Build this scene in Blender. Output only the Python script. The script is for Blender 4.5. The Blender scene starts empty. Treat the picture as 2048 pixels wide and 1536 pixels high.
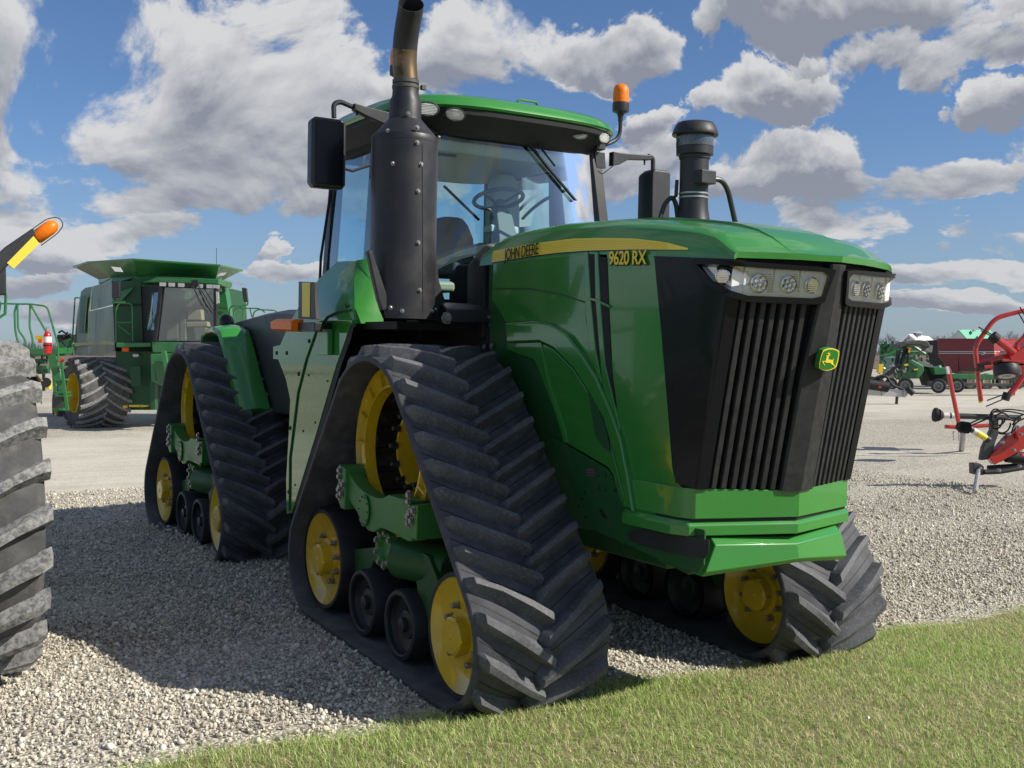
import bpy, math, random
import numpy as np
from math import radians, sin, cos, pi, sqrt, atan2
from mathutils import Vector, Matrix, noise as mnoise

# ------------------------------------------------------------------ camera, sky, sun, exposure
SC = bpy.context.scene
COL = SC.collection
CAMP = np.array([5.8587, -4.2002, 1.7783]); YAW, PITCH, FPX = radians(148.3049), radians(-1.6504), 2190.47
def cam_axes():
    f = np.array([cos(YAW)*cos(PITCH), sin(YAW)*cos(PITCH), sin(PITCH)]); r = np.array([sin(YAW), -cos(YAW), 0.]); return np.array([r, np.cross(r, f), f])
CM = cam_axes()
cd = bpy.data.cameras.new('camera'); cam = bpy.data.objects.new('camera', cd); COL.objects.link(cam)
cam.matrix_world = Matrix(((CM[0][0], CM[1][0], -CM[2][0], CAMP[0]), (CM[0][1], CM[1][1], -CM[2][1], CAMP[1]), (CM[0][2], CM[1][2], -CM[2][2], CAMP[2]), (0, 0, 0, 1)))
cd.sensor_width = 36; cd.lens = 36*FPX/2048; cd.clip_start = .05; cd.clip_end = 5000
SC.camera = cam
SUN_AZ, SUN_EL = radians(45), radians(36.5)
sd = np.array([cos(SUN_AZ)*cos(SUN_EL), sin(SUN_AZ)*cos(SUN_EL), sin(SUN_EL)])
sl = bpy.data.lights.new('sun', 'SUN'); sl.energy = 5.0; sl.angle = radians(.5); sl.color = (1, .93, .82)
so = bpy.data.objects.new('sun', sl); COL.objects.link(so); so.rotation_euler = Vector(sd).to_track_quat('Z', 'Y').to_euler(); so.location = (0, 0, 30)
SC.view_settings.view_transform = 'Standard'; SC.view_settings.look = 'None'; SC.view_settings.exposure = .20; SC.view_settings.gamma = 1
SC.view_settings.use_curve_mapping = False

class NT:
    def __init__(s, tree): s.t = tree; s.n = tree.nodes; s.l = tree.links
    def __call__(s, typ, ins=None, **props):
        nd = s.n.new(typ)
        for k, v in props.items(): setattr(nd, k, v)
        for k, v in (ins or {}).items():
            if isinstance(v, bpy.types.NodeSocket): s.l.new(v, nd.inputs[k])
            else: nd.inputs[k].default_value = v
        return nd
    def math(s, op, a, b=None, c=None, clamp=False):
        nd = s.n.new('ShaderNodeMath'); nd.operation = op; nd.use_clamp = clamp
        for i, v in enumerate((a, b, c)):
            if v is None: continue
            if isinstance(v, bpy.types.NodeSocket): s.l.new(v, nd.inputs[i])
            else: nd.inputs[i].default_value = v
        return nd.outputs[0]
    def mix(s, fac, a, b, typ='MIX'):
        nd = s.n.new('ShaderNodeMixRGB'); nd.blend_type = typ
        for i, v in enumerate((fac, a, b)):
            if isinstance(v, bpy.types.NodeSocket): s.l.new(v, nd.inputs[i])
            else: nd.inputs[i].default_value = v if i == 0 else (*v[:3], 1)
        return nd.outputs[0]
    def ramp(s, fac, lo, hi):
        nd = s.n.new('ShaderNodeMapRange'); nd.interpolation_type = 'SMOOTHSTEP'; s.l.new(fac, nd.inputs[0])
        nd.inputs[1].default_value = lo; nd.inputs[2].default_value = hi; return nd.outputs[0]

def nrm0(v): v = np.array([v[0], v[1], 0.]); return v/np.linalg.norm(v)
def build_world():
    w = bpy.data.worlds.new('World'); SC.world = w; w.use_nodes = True
    N = NT(w.node_tree); N.n.clear()
    sky = N('ShaderNodeTexSky', sky_type='NISHITA', sun_disc=False, sun_elevation=SUN_EL, sun_rotation=SUN_AZ, altitude=200, air_density=1.0, dust_density=.5, ozone_density=2.2)
    tc = N('ShaderNodeTexCoord'); sep = N('ShaderNodeSeparateXYZ', {0: tc.outputs['Generated']})
    z = N.math('MAXIMUM', sep.outputs[2], 0.0)
    hz = N.math('SQRT', N.math('ADD', N.math('MULTIPLY', sep.outputs[0], sep.outputs[0]), N.math('MULTIPLY', sep.outputs[1], sep.outputs[1])))
    hz = N.math('MAXIMUM', hz, .001); el = N.math('ARCTAN2', sep.outputs[2], hz)
    def dens(dz, scale, det=9.0, rough=.56, off=(0, 0)):
        x = N.math('DIVIDE', sep.outputs[0], hz); y = N.math('DIVIDE', sep.outputs[1], hz)
        ln = N.math('MULTIPLY', N.math('LOGARITHM', N.math('ADD', N.math('MAXIMUM', el, 0.0), .15+dz), 2.71828), .50)
        v = N('ShaderNodeCombineXYZ', {0: N.math('ADD', x, off[0]), 1: N.math('ADD', y, off[1]), 2: ln})
        a = N('ShaderNodeTexNoise', {'Vector': v.outputs[0], 'Scale': scale, 'Detail': det, 'Roughness': rough, 'Distortion': .35}, noise_dimensions='3D')
        return a.outputs[0]
    # cloud banks placed by bearing and elevation, broken up by noise
    hf = nrm0(CM[2]); lf_ = (-hf[1], hf[0], 0.)
    dot = lambda v_: N('ShaderNodeVectorMath', {0: tc.outputs['Generated'], 1: tuple(map(float, v_))}, operation='DOT_PRODUCT').outputs['Value']
    az = N.math('ARCTAN2', dot(lf_), dot(hf))
    O = (3.7, 1.3)
    n0 = dens(0, 6.5, 13.0, .58, off=O); n1 = dens(.010, 6.5, 6.0, .52, off=O); nb = dens(0, 3.0, 3.0, .5, off=(1.5, 7.2)); n2 = dens(.030, 6.5, 2.5, .45, off=O)
    w1 = dens(0, 4.2, 10.0, .62, off=(8.1, 2.2)); w2 = dens(0, 4.2, 10.0, .62, off=(1.7, 9.4))
    warp = N.math('MULTIPLY', N.math('SUBTRACT', w1, .5), .30); warp2 = N.math('MULTIPLY', N.math('SUBTRACT', w2, .5), N.math('ADD', N.math('MULTIPLY', el, .5), .06))
    ae = N('ShaderNodeCombineXYZ', {0: N.math('ADD', az, warp), 1: N.math('ADD', el, warp2), 2: 0.0}).outputs[0]
    banks = [(280, 150, 420, 160), (150, 60, 330, 110), (480, 270, 330, 90), (690, 190, 150, 110), (40, 200, 160, 110), (300, 165, 330, 125), (560, 90, 230, 105), (60, 50, 190, 80), (110, 250, 100, 60), (430, 235, 330, 75), (350, 350, 420, 62), (120, 390, 230, 60), (640, 400, 130, 40), (220, 470, 130, 32), (60, 500, 150, 45), (980, 60, 140, 95), (1190, 90, 115, 70), (1390, 60, 50, 60), (1690, 15, 300, 62),
             (1560, 195, 170, 55), (1400, 215, 50, 35), (1860, 105, 120, 45), (1990, 50, 90, 45), (2015, 195, 62, 42), (1290, 280, 60, 40), (1300, 370, 120, 60), (1610, 345, 150, 62), (1530, 410, 170, 40), (1770, 405, 150, 52), (1940, 370, 110, 48), (1700, 470, 140, 32), (1990, 498, 90, 32), (1920, 560, 150, 22), (1850, 620, 160, 16), (612, 495, 30, 15), (645, 540, 60, 24), (500, 565, 40, 15), (30, 590, 110, 24), (90, 640, 160, 18), (2300, 300, 180, 90), (2500, 120, 260, 100), (-300, 200, 260, 110), (-250, 420, 200, 60)]
    W_ = None; T_ = None; MX = None
    for (cu, cv, ru, rv) in banks:
        r = CM[2]+CM[0]*(cu-1024)/FPX-CM[1]*(cv-768)/FPX; a0 = atan2(r[0]*lf_[0]+r[1]*lf_[1], r[0]*hf[0]+r[1]*hf[1]); e0 = atan2(r[2], math.hypot(r[0], r[1])); ra, re = ru*1.15/FPX, rv*1.2/FPX
        vv = N('ShaderNodeVectorMath', {0: ae, 1: (1/ra, 1/re, 0), 2: (-a0/ra, -e0/re, 0)}, operation='MULTIPLY_ADD').outputs[0]
        dt = N('ShaderNodeVectorMath', {0: vv, 1: vv}, operation='DOT_PRODUCT').outputs['Value']; ey = N('ShaderNodeVectorMath', {0: vv, 1: (0, 1, 0)}, operation='DOT_PRODUCT').outputs['Value']
        b = N.math('MAXIMUM', N.math('SUBTRACT', 1.0, dt), -.9); bp = N.math('MAXIMUM', b, 0.0); t = N.math('MULTIPLY', bp, ey)
        MX = b if MX is None else N.math('MAXIMUM', MX, b); W_ = bp if W_ is None else N.math('ADD', W_, bp); T_ = t if T_ is None else N.math('ADD', T_, t)
    tpos = N.math('DIVIDE', T_, N.math('ADD', W_, .04))
    # away from the placed banks the same kind of cloud goes on, by noise alone
    gen = N.math('MULTIPLY', N.math('SUBTRACT', nb, .50), 7.0)
    r0_ = CM[2]; ang = N.math('ARCCOSINE', N('ShaderNodeVectorMath', {0: tc.outputs['Generated'], 1: tuple(map(float, r0_))}, operation='DOT_PRODUCT').outputs['Value'])
    outv = N.ramp(ang, .50, .72)
    MX = N.math('ADD', N.math('MULTIPLY', MX, N.math('SUBTRACT', 1.0, outv)), N.math('MULTIPLY', N.math('MAXIMUM', gen, -.9), outv)); tpos = N.math('MULTIPLY', tpos, N.math('SUBTRACT', 1.0, outv))
    cov = N.math('ADD', N.math('MULTIPLY', N.math('MINIMUM', MX, .75), .30), N.math('ADD', N.math('MULTIPLY', N.math('SUBTRACT', n0, .5), 1.55), .5))
    mask = N.ramp(cov, .52, .645)
    up = N.math('SUBTRACT', n0, n1); up2 = N.math('SUBTRACT', n0, n2)
    lit = N.math('ADD', N.math('MULTIPLY', up, 4.5), N.math('MULTIPLY', up2, 2.6)); lit = N.math('ADD', lit, N.math('MULTIPLY', tpos, .75))
    thick = N.ramp(cov, .58, .86)
    lit = N.math('SUBTRACT', N.math('ADD', lit, .66), N.math('MULTIPLY', thick, .42))
    lit = N.math('MULTIPLY', lit, 1.0, clamp=True)
    ccol = N.mix(lit, (3.2, 3.45, 4.15), (8.3, 8.3, 8.4))
    hor = N.ramp(z, .0, .20)
    skyc = N.mix(1.0, sky.outputs[0], (.80, .98, 1.26), 'MULTIPLY')
    mask = N.math('MULTIPLY', mask, N.ramp(z, -.001, .02))
    veil = N.math('MULTIPLY', N.math('SUBTRACT', 1.0, hor), .40)
    skyc = N.mix(veil, skyc, (3.7, 4.6, 6.3))
    ccol = N.mix(N.math('MULTIPLY', veil, .7), ccol, (4.9, 5.4, 6.3))
    c = N.mix(N.math('MULTIPLY', mask, .97), skyc, ccol)
    bg = N('ShaderNodeBackground', {0: c, 1: .072}); out = N('ShaderNodeOutputWorld'); N.l.new(bg.outputs[0], out.inputs[0])
build_world()

# ------------------------------------------------------------------ frames: from a place in the view and a known plane to a point
class Frame:
    def __init__(s, org, R): s.o = np.array(org, float); s.R = np.array(R, float)
    def at(s, u, v, ax, val):
        d = s.R.T @ (CM.T @ np.array([(u-1024)/FPX, -(v-768)/FPX, 1.])); c = s.R.T @ (CAMP - s.o); i = 'xyz'.index(ax)
        return c + (val-c[i])/d[i]*d
    def hit(s, u, v, P0, Nn):
        d = s.R.T @ (CM.T @ np.array([(u-1024)/FPX, -(v-768)/FPX, 1.])); c = s.R.T @ (CAMP - s.o)
        return c + np.dot(np.array(P0)-c, Nn)/np.dot(d, Nn)*d
    def mat(s): return Matrix([[*s.R[0], s.o[0]], [*s.R[1], s.o[1]], [*s.R[2], s.o[2]], [0, 0, 0, 1]])
def rotz(a): return np.array([[cos(a), -sin(a), 0], [sin(a), cos(a), 0], [0, 0, 1.]])
def rotx(a): return np.array([[1, 0, 0], [0, cos(a), -sin(a)], [0, sin(a), cos(a)]])
def roty(a): return np.array([[cos(a), 0, sin(a)], [0, 1, 0], [-sin(a), 0, cos(a)]])
WF = Frame((0, 0, 0), np.eye(3))
TF = Frame((0, 0, 0), roty(radians(.7903)) @ rotx(radians(-.8668)))

# ------------------------------------------------------------------ materials
MATS = {}
def pm(name, col, rough=.5, metal=0, coat=0, nz=None, dirt=None, bump=None, trans=0, spec=.5, emis=None, wear=None):
    m = bpy.data.materials.new(name); m.use_nodes = True; N = NT(m.node_tree); b = N.n['Principled BSDF']
    b.inputs['Base Color'].default_value = (*col, 1); b.inputs['Roughness'].default_value = rough; b.inputs['Metallic'].default_value = metal
    b.inputs['Coat Weight'].default_value = coat; b.inputs['Coat Roughness'].default_value = .04; b.inputs['Specular IOR Level'].default_value = spec
    tc = N('ShaderNodeTexCoord'); base = None
    def noise(sc, det=5, ro=.6, st=None):
        v = tc.outputs['Object']
        if st: v = N('ShaderNodeMapping', {0: v, 'Scale': st}).outputs[0]
        return N('ShaderNodeTexNoise', {'Vector': v, 'Scale': sc, 'Detail': det, 'Roughness': ro}).outputs[0]
    if nz:
        f = N.ramp(noise(nz[0]), .3, .7); base = N.mix(f, [c*(1-nz[1]) for c in col], [min(1, c*(1+nz[1])) for c in col])
    if dirt:   # (scale, amount, colour)
        f = N.ramp(noise(dirt[0], 8, .65), .42, .72); f = N.math('MULTIPLY', f, dirt[1]); base = N.mix(f, base or col, dirt[2])
        r = N.math('ADD', N.math('MULTIPLY', f, .5), rough); N.l.new(r, b.inputs['Roughness'])
    if wear:
        f = N.math('MULTIPLY', N.ramp(noise(wear[0], 9, .7), wear[3], wear[4]), wear[1]); base = N.mix(f, base or col, wear[2])
    if base is not None: N.l.new(base, b.inputs['Base Color'])
    if bump: N.l.new(N('ShaderNodeBump', {'Height': noise(bump[0], 6, .6), 'Strength': bump[1], 'Distance': bump[2] if len(bump) > 2 else .01}).outputs[0], b.inputs['Normal'])
    if emis: b.inputs['Emission Color'].default_value = (*col, 1); b.inputs['Emission Strength'].default_value = emis
    if trans: b.inputs['Transmission Weight'].default_value = trans
    MATS[name] = m; return m
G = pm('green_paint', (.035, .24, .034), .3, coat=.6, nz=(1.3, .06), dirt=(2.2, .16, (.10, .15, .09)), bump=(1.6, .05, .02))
GS = pm('green_paint_shaded_side', (.030, .200, .030), .16, coat=.75, spec=.5, nz=(1.3, .05), dirt=(3.2, .12, (.1, .15, .09)), bump=(1.2, .06, .03))  # darker copy of the hood green, shade of the sides put into the colour
GT = pm('green_tank_paint', (.03, .22, .035), .04, coat=.5, spec=.5, bump=(2.0, .10, .02))
GD = pm('dark_green_casting', (.012, .085, .022), .45, dirt=(4, .35, (.05, .07, .04)), bump=(30, .2, .004))
GM = pm('green_casting', (.04, .20, .045), .42, dirt=(5, .3, (.10, .14, .08)), bump=(45, .25, .003))
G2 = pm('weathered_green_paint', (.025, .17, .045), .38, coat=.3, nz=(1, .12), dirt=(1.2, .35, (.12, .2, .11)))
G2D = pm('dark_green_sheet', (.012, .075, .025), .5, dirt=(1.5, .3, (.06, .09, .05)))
Y = pm('yellow_paint', (.62, .42, .012), .26, coat=.5, nz=(2, .06), dirt=(5, .28, (.30, .22, .05)), bump=(6, .04, .01))
YS = pm('yellow_stripe', (.95, .76, .07), .4, coat=.2)
BP = pm('black_plastic', (.022, .024, .028), .42, nz=(3, .15), dirt=(4, .25, (.055, .055, .06)), bump=(400, .08, .001))
BE = pm('exhaust_black', (.022, .0235, .029), .42, metal=.2, nz=(2, .2), dirt=(4, .35, (.060, .052, .048)), bump=(3, .06, .01))
BG = pm('gloss_black', (.007, .008, .012), .25, coat=.1, spec=.2, bump=(2, .02, .01))
BM = pm('matt_black', (.009, .010, .012), .7, nz=(5, .2))
BS = pm('black_slat', (.016, .017, .019), .55, nz=(9, .3), dirt=(22, .45, (.045, .045, .047)), bump=(120, .25, .002))
RB = pm('track_rubber', (.048, .050, .058), .68, nz=(4, .25), dirt=(7, .6, (.14, .145, .155)), bump=(60, .3, .003))
RL = pm('lug_rubber', (.066, .069, .078), .60, nz=(3, .15), dirt=(3, .55, (.17, .177, .19)), bump=(90, .5, .002), wear=(60, .28, (.34, .345, .35), .46, .72))
RT = pm('tyre_rubber', (.070, .070, .073), .85, nz=(5, .3), dirt=(8, .6, (.17, .165, .155)), bump=(70, .45, .004))
RTL = pm('tyre_lug_rubber', (.11, .11, .112), .85, nz=(5, .2), wear=(30, .75, (.36, .36, .35), .36, .62), bump=(60, .6, .006))
RR = pm('roller_rubber', (.014, .014, .016), .55, nz=(8, .3), dirt=(12, .3, (.04, .04, .04)))
ZB = pm('bolt_metal', (.33, .33, .33), .38, metal=.85, dirt=(40, .5, (.2, .17, .13)))
CH = pm('chrome', (.75, .76, .78), .12, metal=1)
RUST = pm('heat_stained_steel', (.22, .15, .085), .34, metal=.85, dirt=(9, .7, (.04, .04, .045)))
LR = pm('lamp_reflector', (.94, .94, .90), .5, metal=.0, bump=(14, .25, .01))
LW = pm('lamp_lens_white', (.42, .45, .42), .15, coat=1, nz=(60, .25))
AM = pm('amber_lens', (.95, .20, .006), .45, coat=.05, spec=.3, nz=(40, .12))
RED = pm('red_paint', (.46, .022, .012), .3, coat=.7, dirt=(3, .15, (.3, .1, .08)))
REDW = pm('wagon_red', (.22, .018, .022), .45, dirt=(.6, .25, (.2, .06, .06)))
GREYF = pm('dark_grey_steel', (.055, .055, .05), .5, dirt=(4, .3, (.12, .12, .11)))
SIL = pm('silver_paint', (.52, .49, .46), .4, metal=.3, dirt=(2, .3, (.3, .27, .22)))
GALV = pm('galvanised', (.42, .43, .42), .4, metal=.7, nz=(20, .2))
WHT = pm('white_siding', (.72, .73, .73), .6)
WROOF = pm('white_roof', (.78, .79, .80), .4)
GREYW = pm('grey_siding', (.36, .37, .38), .7)
TEAL = pm('teal_roof', (.03, .36, .22), .5)
CREAM = pm('cream_vinyl', (.52, .46, .33), .5)
GREYI = pm('cab_trim_grey', (.22, .22, .215), .7)
REFL = pm('pale_reflection', (.62, .62, .59), .8)  # pale tone of a windshield reflection, put into the colour
SEATM = pm('seat_fabric', (.12, .125, .13), .85)
BARK = pm('bark', (.11, .095, .085), .9, nz=(2, .3))
YLW = pm('safety_yellow', (.75, .55, .02), .4)
ORG = pm('slow_sign_orange', (.9, .12, .01), .5)
EXTR = pm('extinguisher_red', (.5, .01, .012), .3, coat=.5)
DECAL = pm('decal_black', (.008, .008, .008), .35)
DYE = pm('decal_yellow', (.85, .66, .06), .45)
DWH = pm('decal_white', (.7, .7, .68), .4)
BRN = pm('wood_brown', (.22, .14, .08), .8)

def glass_mat(name, tint, refl, rough=.01):
    m = bpy.data.materials.new(name); m.use_nodes = True; N = NT(m.node_tree); N.n.clear()
    fr = N('ShaderNodeFresnel', {'IOR': 1.5}); f = N.math('ADD', N.math('MULTIPLY', fr.outputs[0], 1.0), refl, clamp=True)
    tr = N('ShaderNodeBsdfTransparent', {0: (*tint, 1)}); gl = N('ShaderNodeBsdfGlossy', {0: (1, 1, 1, 1), 1: rough})
    mx = N('ShaderNodeMixShader', {0: f, 1: tr.outputs[0], 2: gl.outputs[0]}); o = N('ShaderNodeOutputMaterial'); N.l.new(mx.outputs[0], o.inputs[0])
    return m
GL = glass_mat('cab_glass', (.72, .90, .92), .025); GLS = glass_mat('side_glass', (.45, .66, .72), .14); GLL = glass_mat('lamp_glass', (.95, .97, .95), .03)
GLC = glass_mat('dusty_glass', (.72, .76, .70), .10, .05)

def ground_mat():
    m = bpy.data.materials.new('gravel'); m.use_nodes = True; N = NT(m.node_tree); b = N.n['Principled BSDF']; tc = N('ShaderNodeTexCoord'); P = tc.outputs['Object']
    def vor(sc, feat='F1'):
        return N('ShaderNodeTexVoronoi', {'Vector': P, 'Scale': sc, 'Randomness': 1.0}, feature=feat)
    def noi(sc, det=4, st=None):
        v = N('ShaderNodeMapping', {0: P, 'Scale': st}).outputs[0] if st else P
        return N('ShaderNodeTexNoise', {'Vector': v, 'Scale': sc, 'Detail': det, 'Roughness': .6}).outputs[0]
    a = vor(42); c = vor(17); cs = N('ShaderNodeSeparateColor', {0: a.outputs['Color']}); cs2 = N('ShaderNodeSeparateColor', {0: c.outputs['Color']})
    col = N.mix(N.ramp(cs.outputs[0], .0, 1.0), (.28, .26, .21), (.68, .635, .53))
    col = N.mix(N.math('MULTIPLY', N.ramp(cs.outputs[1], .8, .95), .6), col, (.72, .68, .58))
    col = N.mix(N.math('MULTIPLY', N.ramp(cs2.outputs[0], .6, .95), .35), col, (.60, .54, .43))
    dist = N.math('MULTIPLY', N.ramp(a.outputs['Distance'], .35, .75), .45); col = N.mix(dist, col, (.10, .09, .075))
    # compacted dusty lanes of fines, running across the yard
    sx = N('ShaderNodeSeparateXYZ', {0: P}); lane = N.ramp(noi(.12, 4, (1.8, .5, 1)), .50, .60); far = N.ramp(sx.outputs[0], -2.5, -7.0)
    fine = N.mix(N.ramp(noi(3.0, 8, (1, .25, 1)), .3, .7), (.52, .49, .41), (.65, .615, .52))
    sxn = N.math('ADD', sx.outputs[0], N.math('MULTIPLY', N.math('SUBTRACT', noi(.55, 8), .5), 7.0))
    r1 = N.math('MULTIPLY', N.ramp(sxn, -7.4, -9.4), N.ramp(sxn, -21.0, -17.0))
    r2 = N.math('MULTIPLY', N.ramp(sxn, -14.0, -17.5), N.ramp(sxn, -27.0, -23.0)); yk = N.ramp(sx.outputs[1], 2.0, 4.0)
    rr = N.math('ADD', N.math('MULTIPLY', r1, N.math('SUBTRACT', 1.0, yk)), N.math('MULTIPLY', r2, yk))
    lane = N.math('MAXIMUM', N.math('MULTIPLY', N.math('MULTIPLY', lane, far), .6), rr)
    lane = N.math('MULTIPLY', lane, .74); col = N.mix(lane, col, fine)
    col = N.mix(N.math('MULTIPLY', N.ramp(noi(.5, 6), .45, .75), .35), col, (.30, .25, .18))
    dd = N('ShaderNodeSeparateXYZ', {0: P}); N.l.new(col, b.inputs['Base Color']); b.inputs['Roughness'].default_value = .9
    h = N.math('MULTIPLY', N.math('SUBTRACT', 1.0, a.outputs['Distance']), N.math('SUBTRACT', 1.0, lane))
    h = N.math('ADD', h, N.math('MULTIPLY', noi(8, 6), .6))
    N.l.new(N('ShaderNodeBump', {'Height': h, 'Strength': .8, 'Distance': .018}).outputs[0], b.inputs['Normal']); return m
GRAV = ground_mat()
def simple_ground(name, c1, c2, sc, bump):
    m = bpy.data.materials.new(name); m.use_nodes = True; N = NT(m.node_tree); b = N.n['Principled BSDF']; tc = N('ShaderNodeTexCoord')
    n = N('ShaderNodeTexNoise', {'Vector': tc.outputs['Object'], 'Scale': sc, 'Detail': 9.0, 'Roughness': .7}).outputs[0]
    N.l.new(N.mix(N.ramp(n, .35, .65), c1, c2), b.inputs['Base Color']); b.inputs['Roughness'].default_value = .95
    N.l.new(N('ShaderNodeBump', {'Height': n, 'Strength': bump, 'Distance': .05}).outputs[0], b.inputs['Normal']); return m
SOIL = simple_ground('lawn_soil', (.12, .13, .045), (.30, .26, .13), 30, .5)
FIELD = simple_ground('brown_field', (.115, .085, .058), (.17, .13, .09), .25, .3)
def stone_mat():
    m = bpy.data.materials.new('pebble'); m.use_nodes = True; N = NT(m.node_tree); b = N.n['Principled BSDF']; oi = N('ShaderNodeObjectInfo'); tc = N('ShaderNodeTexCoord')
    r = N('ShaderNodeValToRGB', {0: oi.outputs['Random']}); e = r.color_ramp.elements
    e[0].position = 0; e[0].color = (.18, .16, .13, 1); e[1].position = 1; e[1].color = (.82, .80, .73, 1)
    for p, c in ((.12, (.33, .30, .245)), (.35, (.53, .49, .405)), (.6, (.66, .62, .52)), (.8, (.74, .67, .51)), (.9, (.79, .75, .65))): q = e.new(p); q.color = (*c, 1)
    n = N('ShaderNodeTexNoise', {'Vector': tc.outputs['Object'], 'Scale': 60.0, 'Detail': 5.0}).outputs[0]
    ge = N('ShaderNodeNewGeometry'); n3 = N('ShaderNodeTexNoise', {'Vector': ge.outputs['Position'], 'Scale': .9, 'Detail': 6.0, 'Roughness': .6}).outputs[0]
    c1 = N.mix(N.math('MULTIPLY', n, .35), r.outputs[0], (.28, .25, .2)); N.l.new(N.mix(N.math('MULTIPLY', N.ramp(n3, .5, .68), .3), c1, (.26, .21, .15)), b.inputs['Base Color']); b.inputs['Roughness'].default_value = .85; return m
PEB = stone_mat()
def blade_mat():
    m = bpy.data.materials.new('grass_blade'); m.use_nodes = True; N = NT(m.node_tree); b = N.n['Principled BSDF']
    a = N('ShaderNodeAttribute', attribute_name='tone'); N.l.new(a.outputs['Color'], b.inputs['Base Color']); b.inputs['Roughness'].default_value = .5
    b.inputs['Specular IOR Level'].default_value = .35
    tr = N('ShaderNodeBsdfTranslucent', {0: a.outputs['Color']}); mx = N('ShaderNodeMixShader', {0: .45, 1: b.outputs[0], 2: tr.outputs[0]})
    N.l.new(mx.outputs[0], N.n['Material Output'].inputs[0]); return m
BLD = blade_mat()

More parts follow.
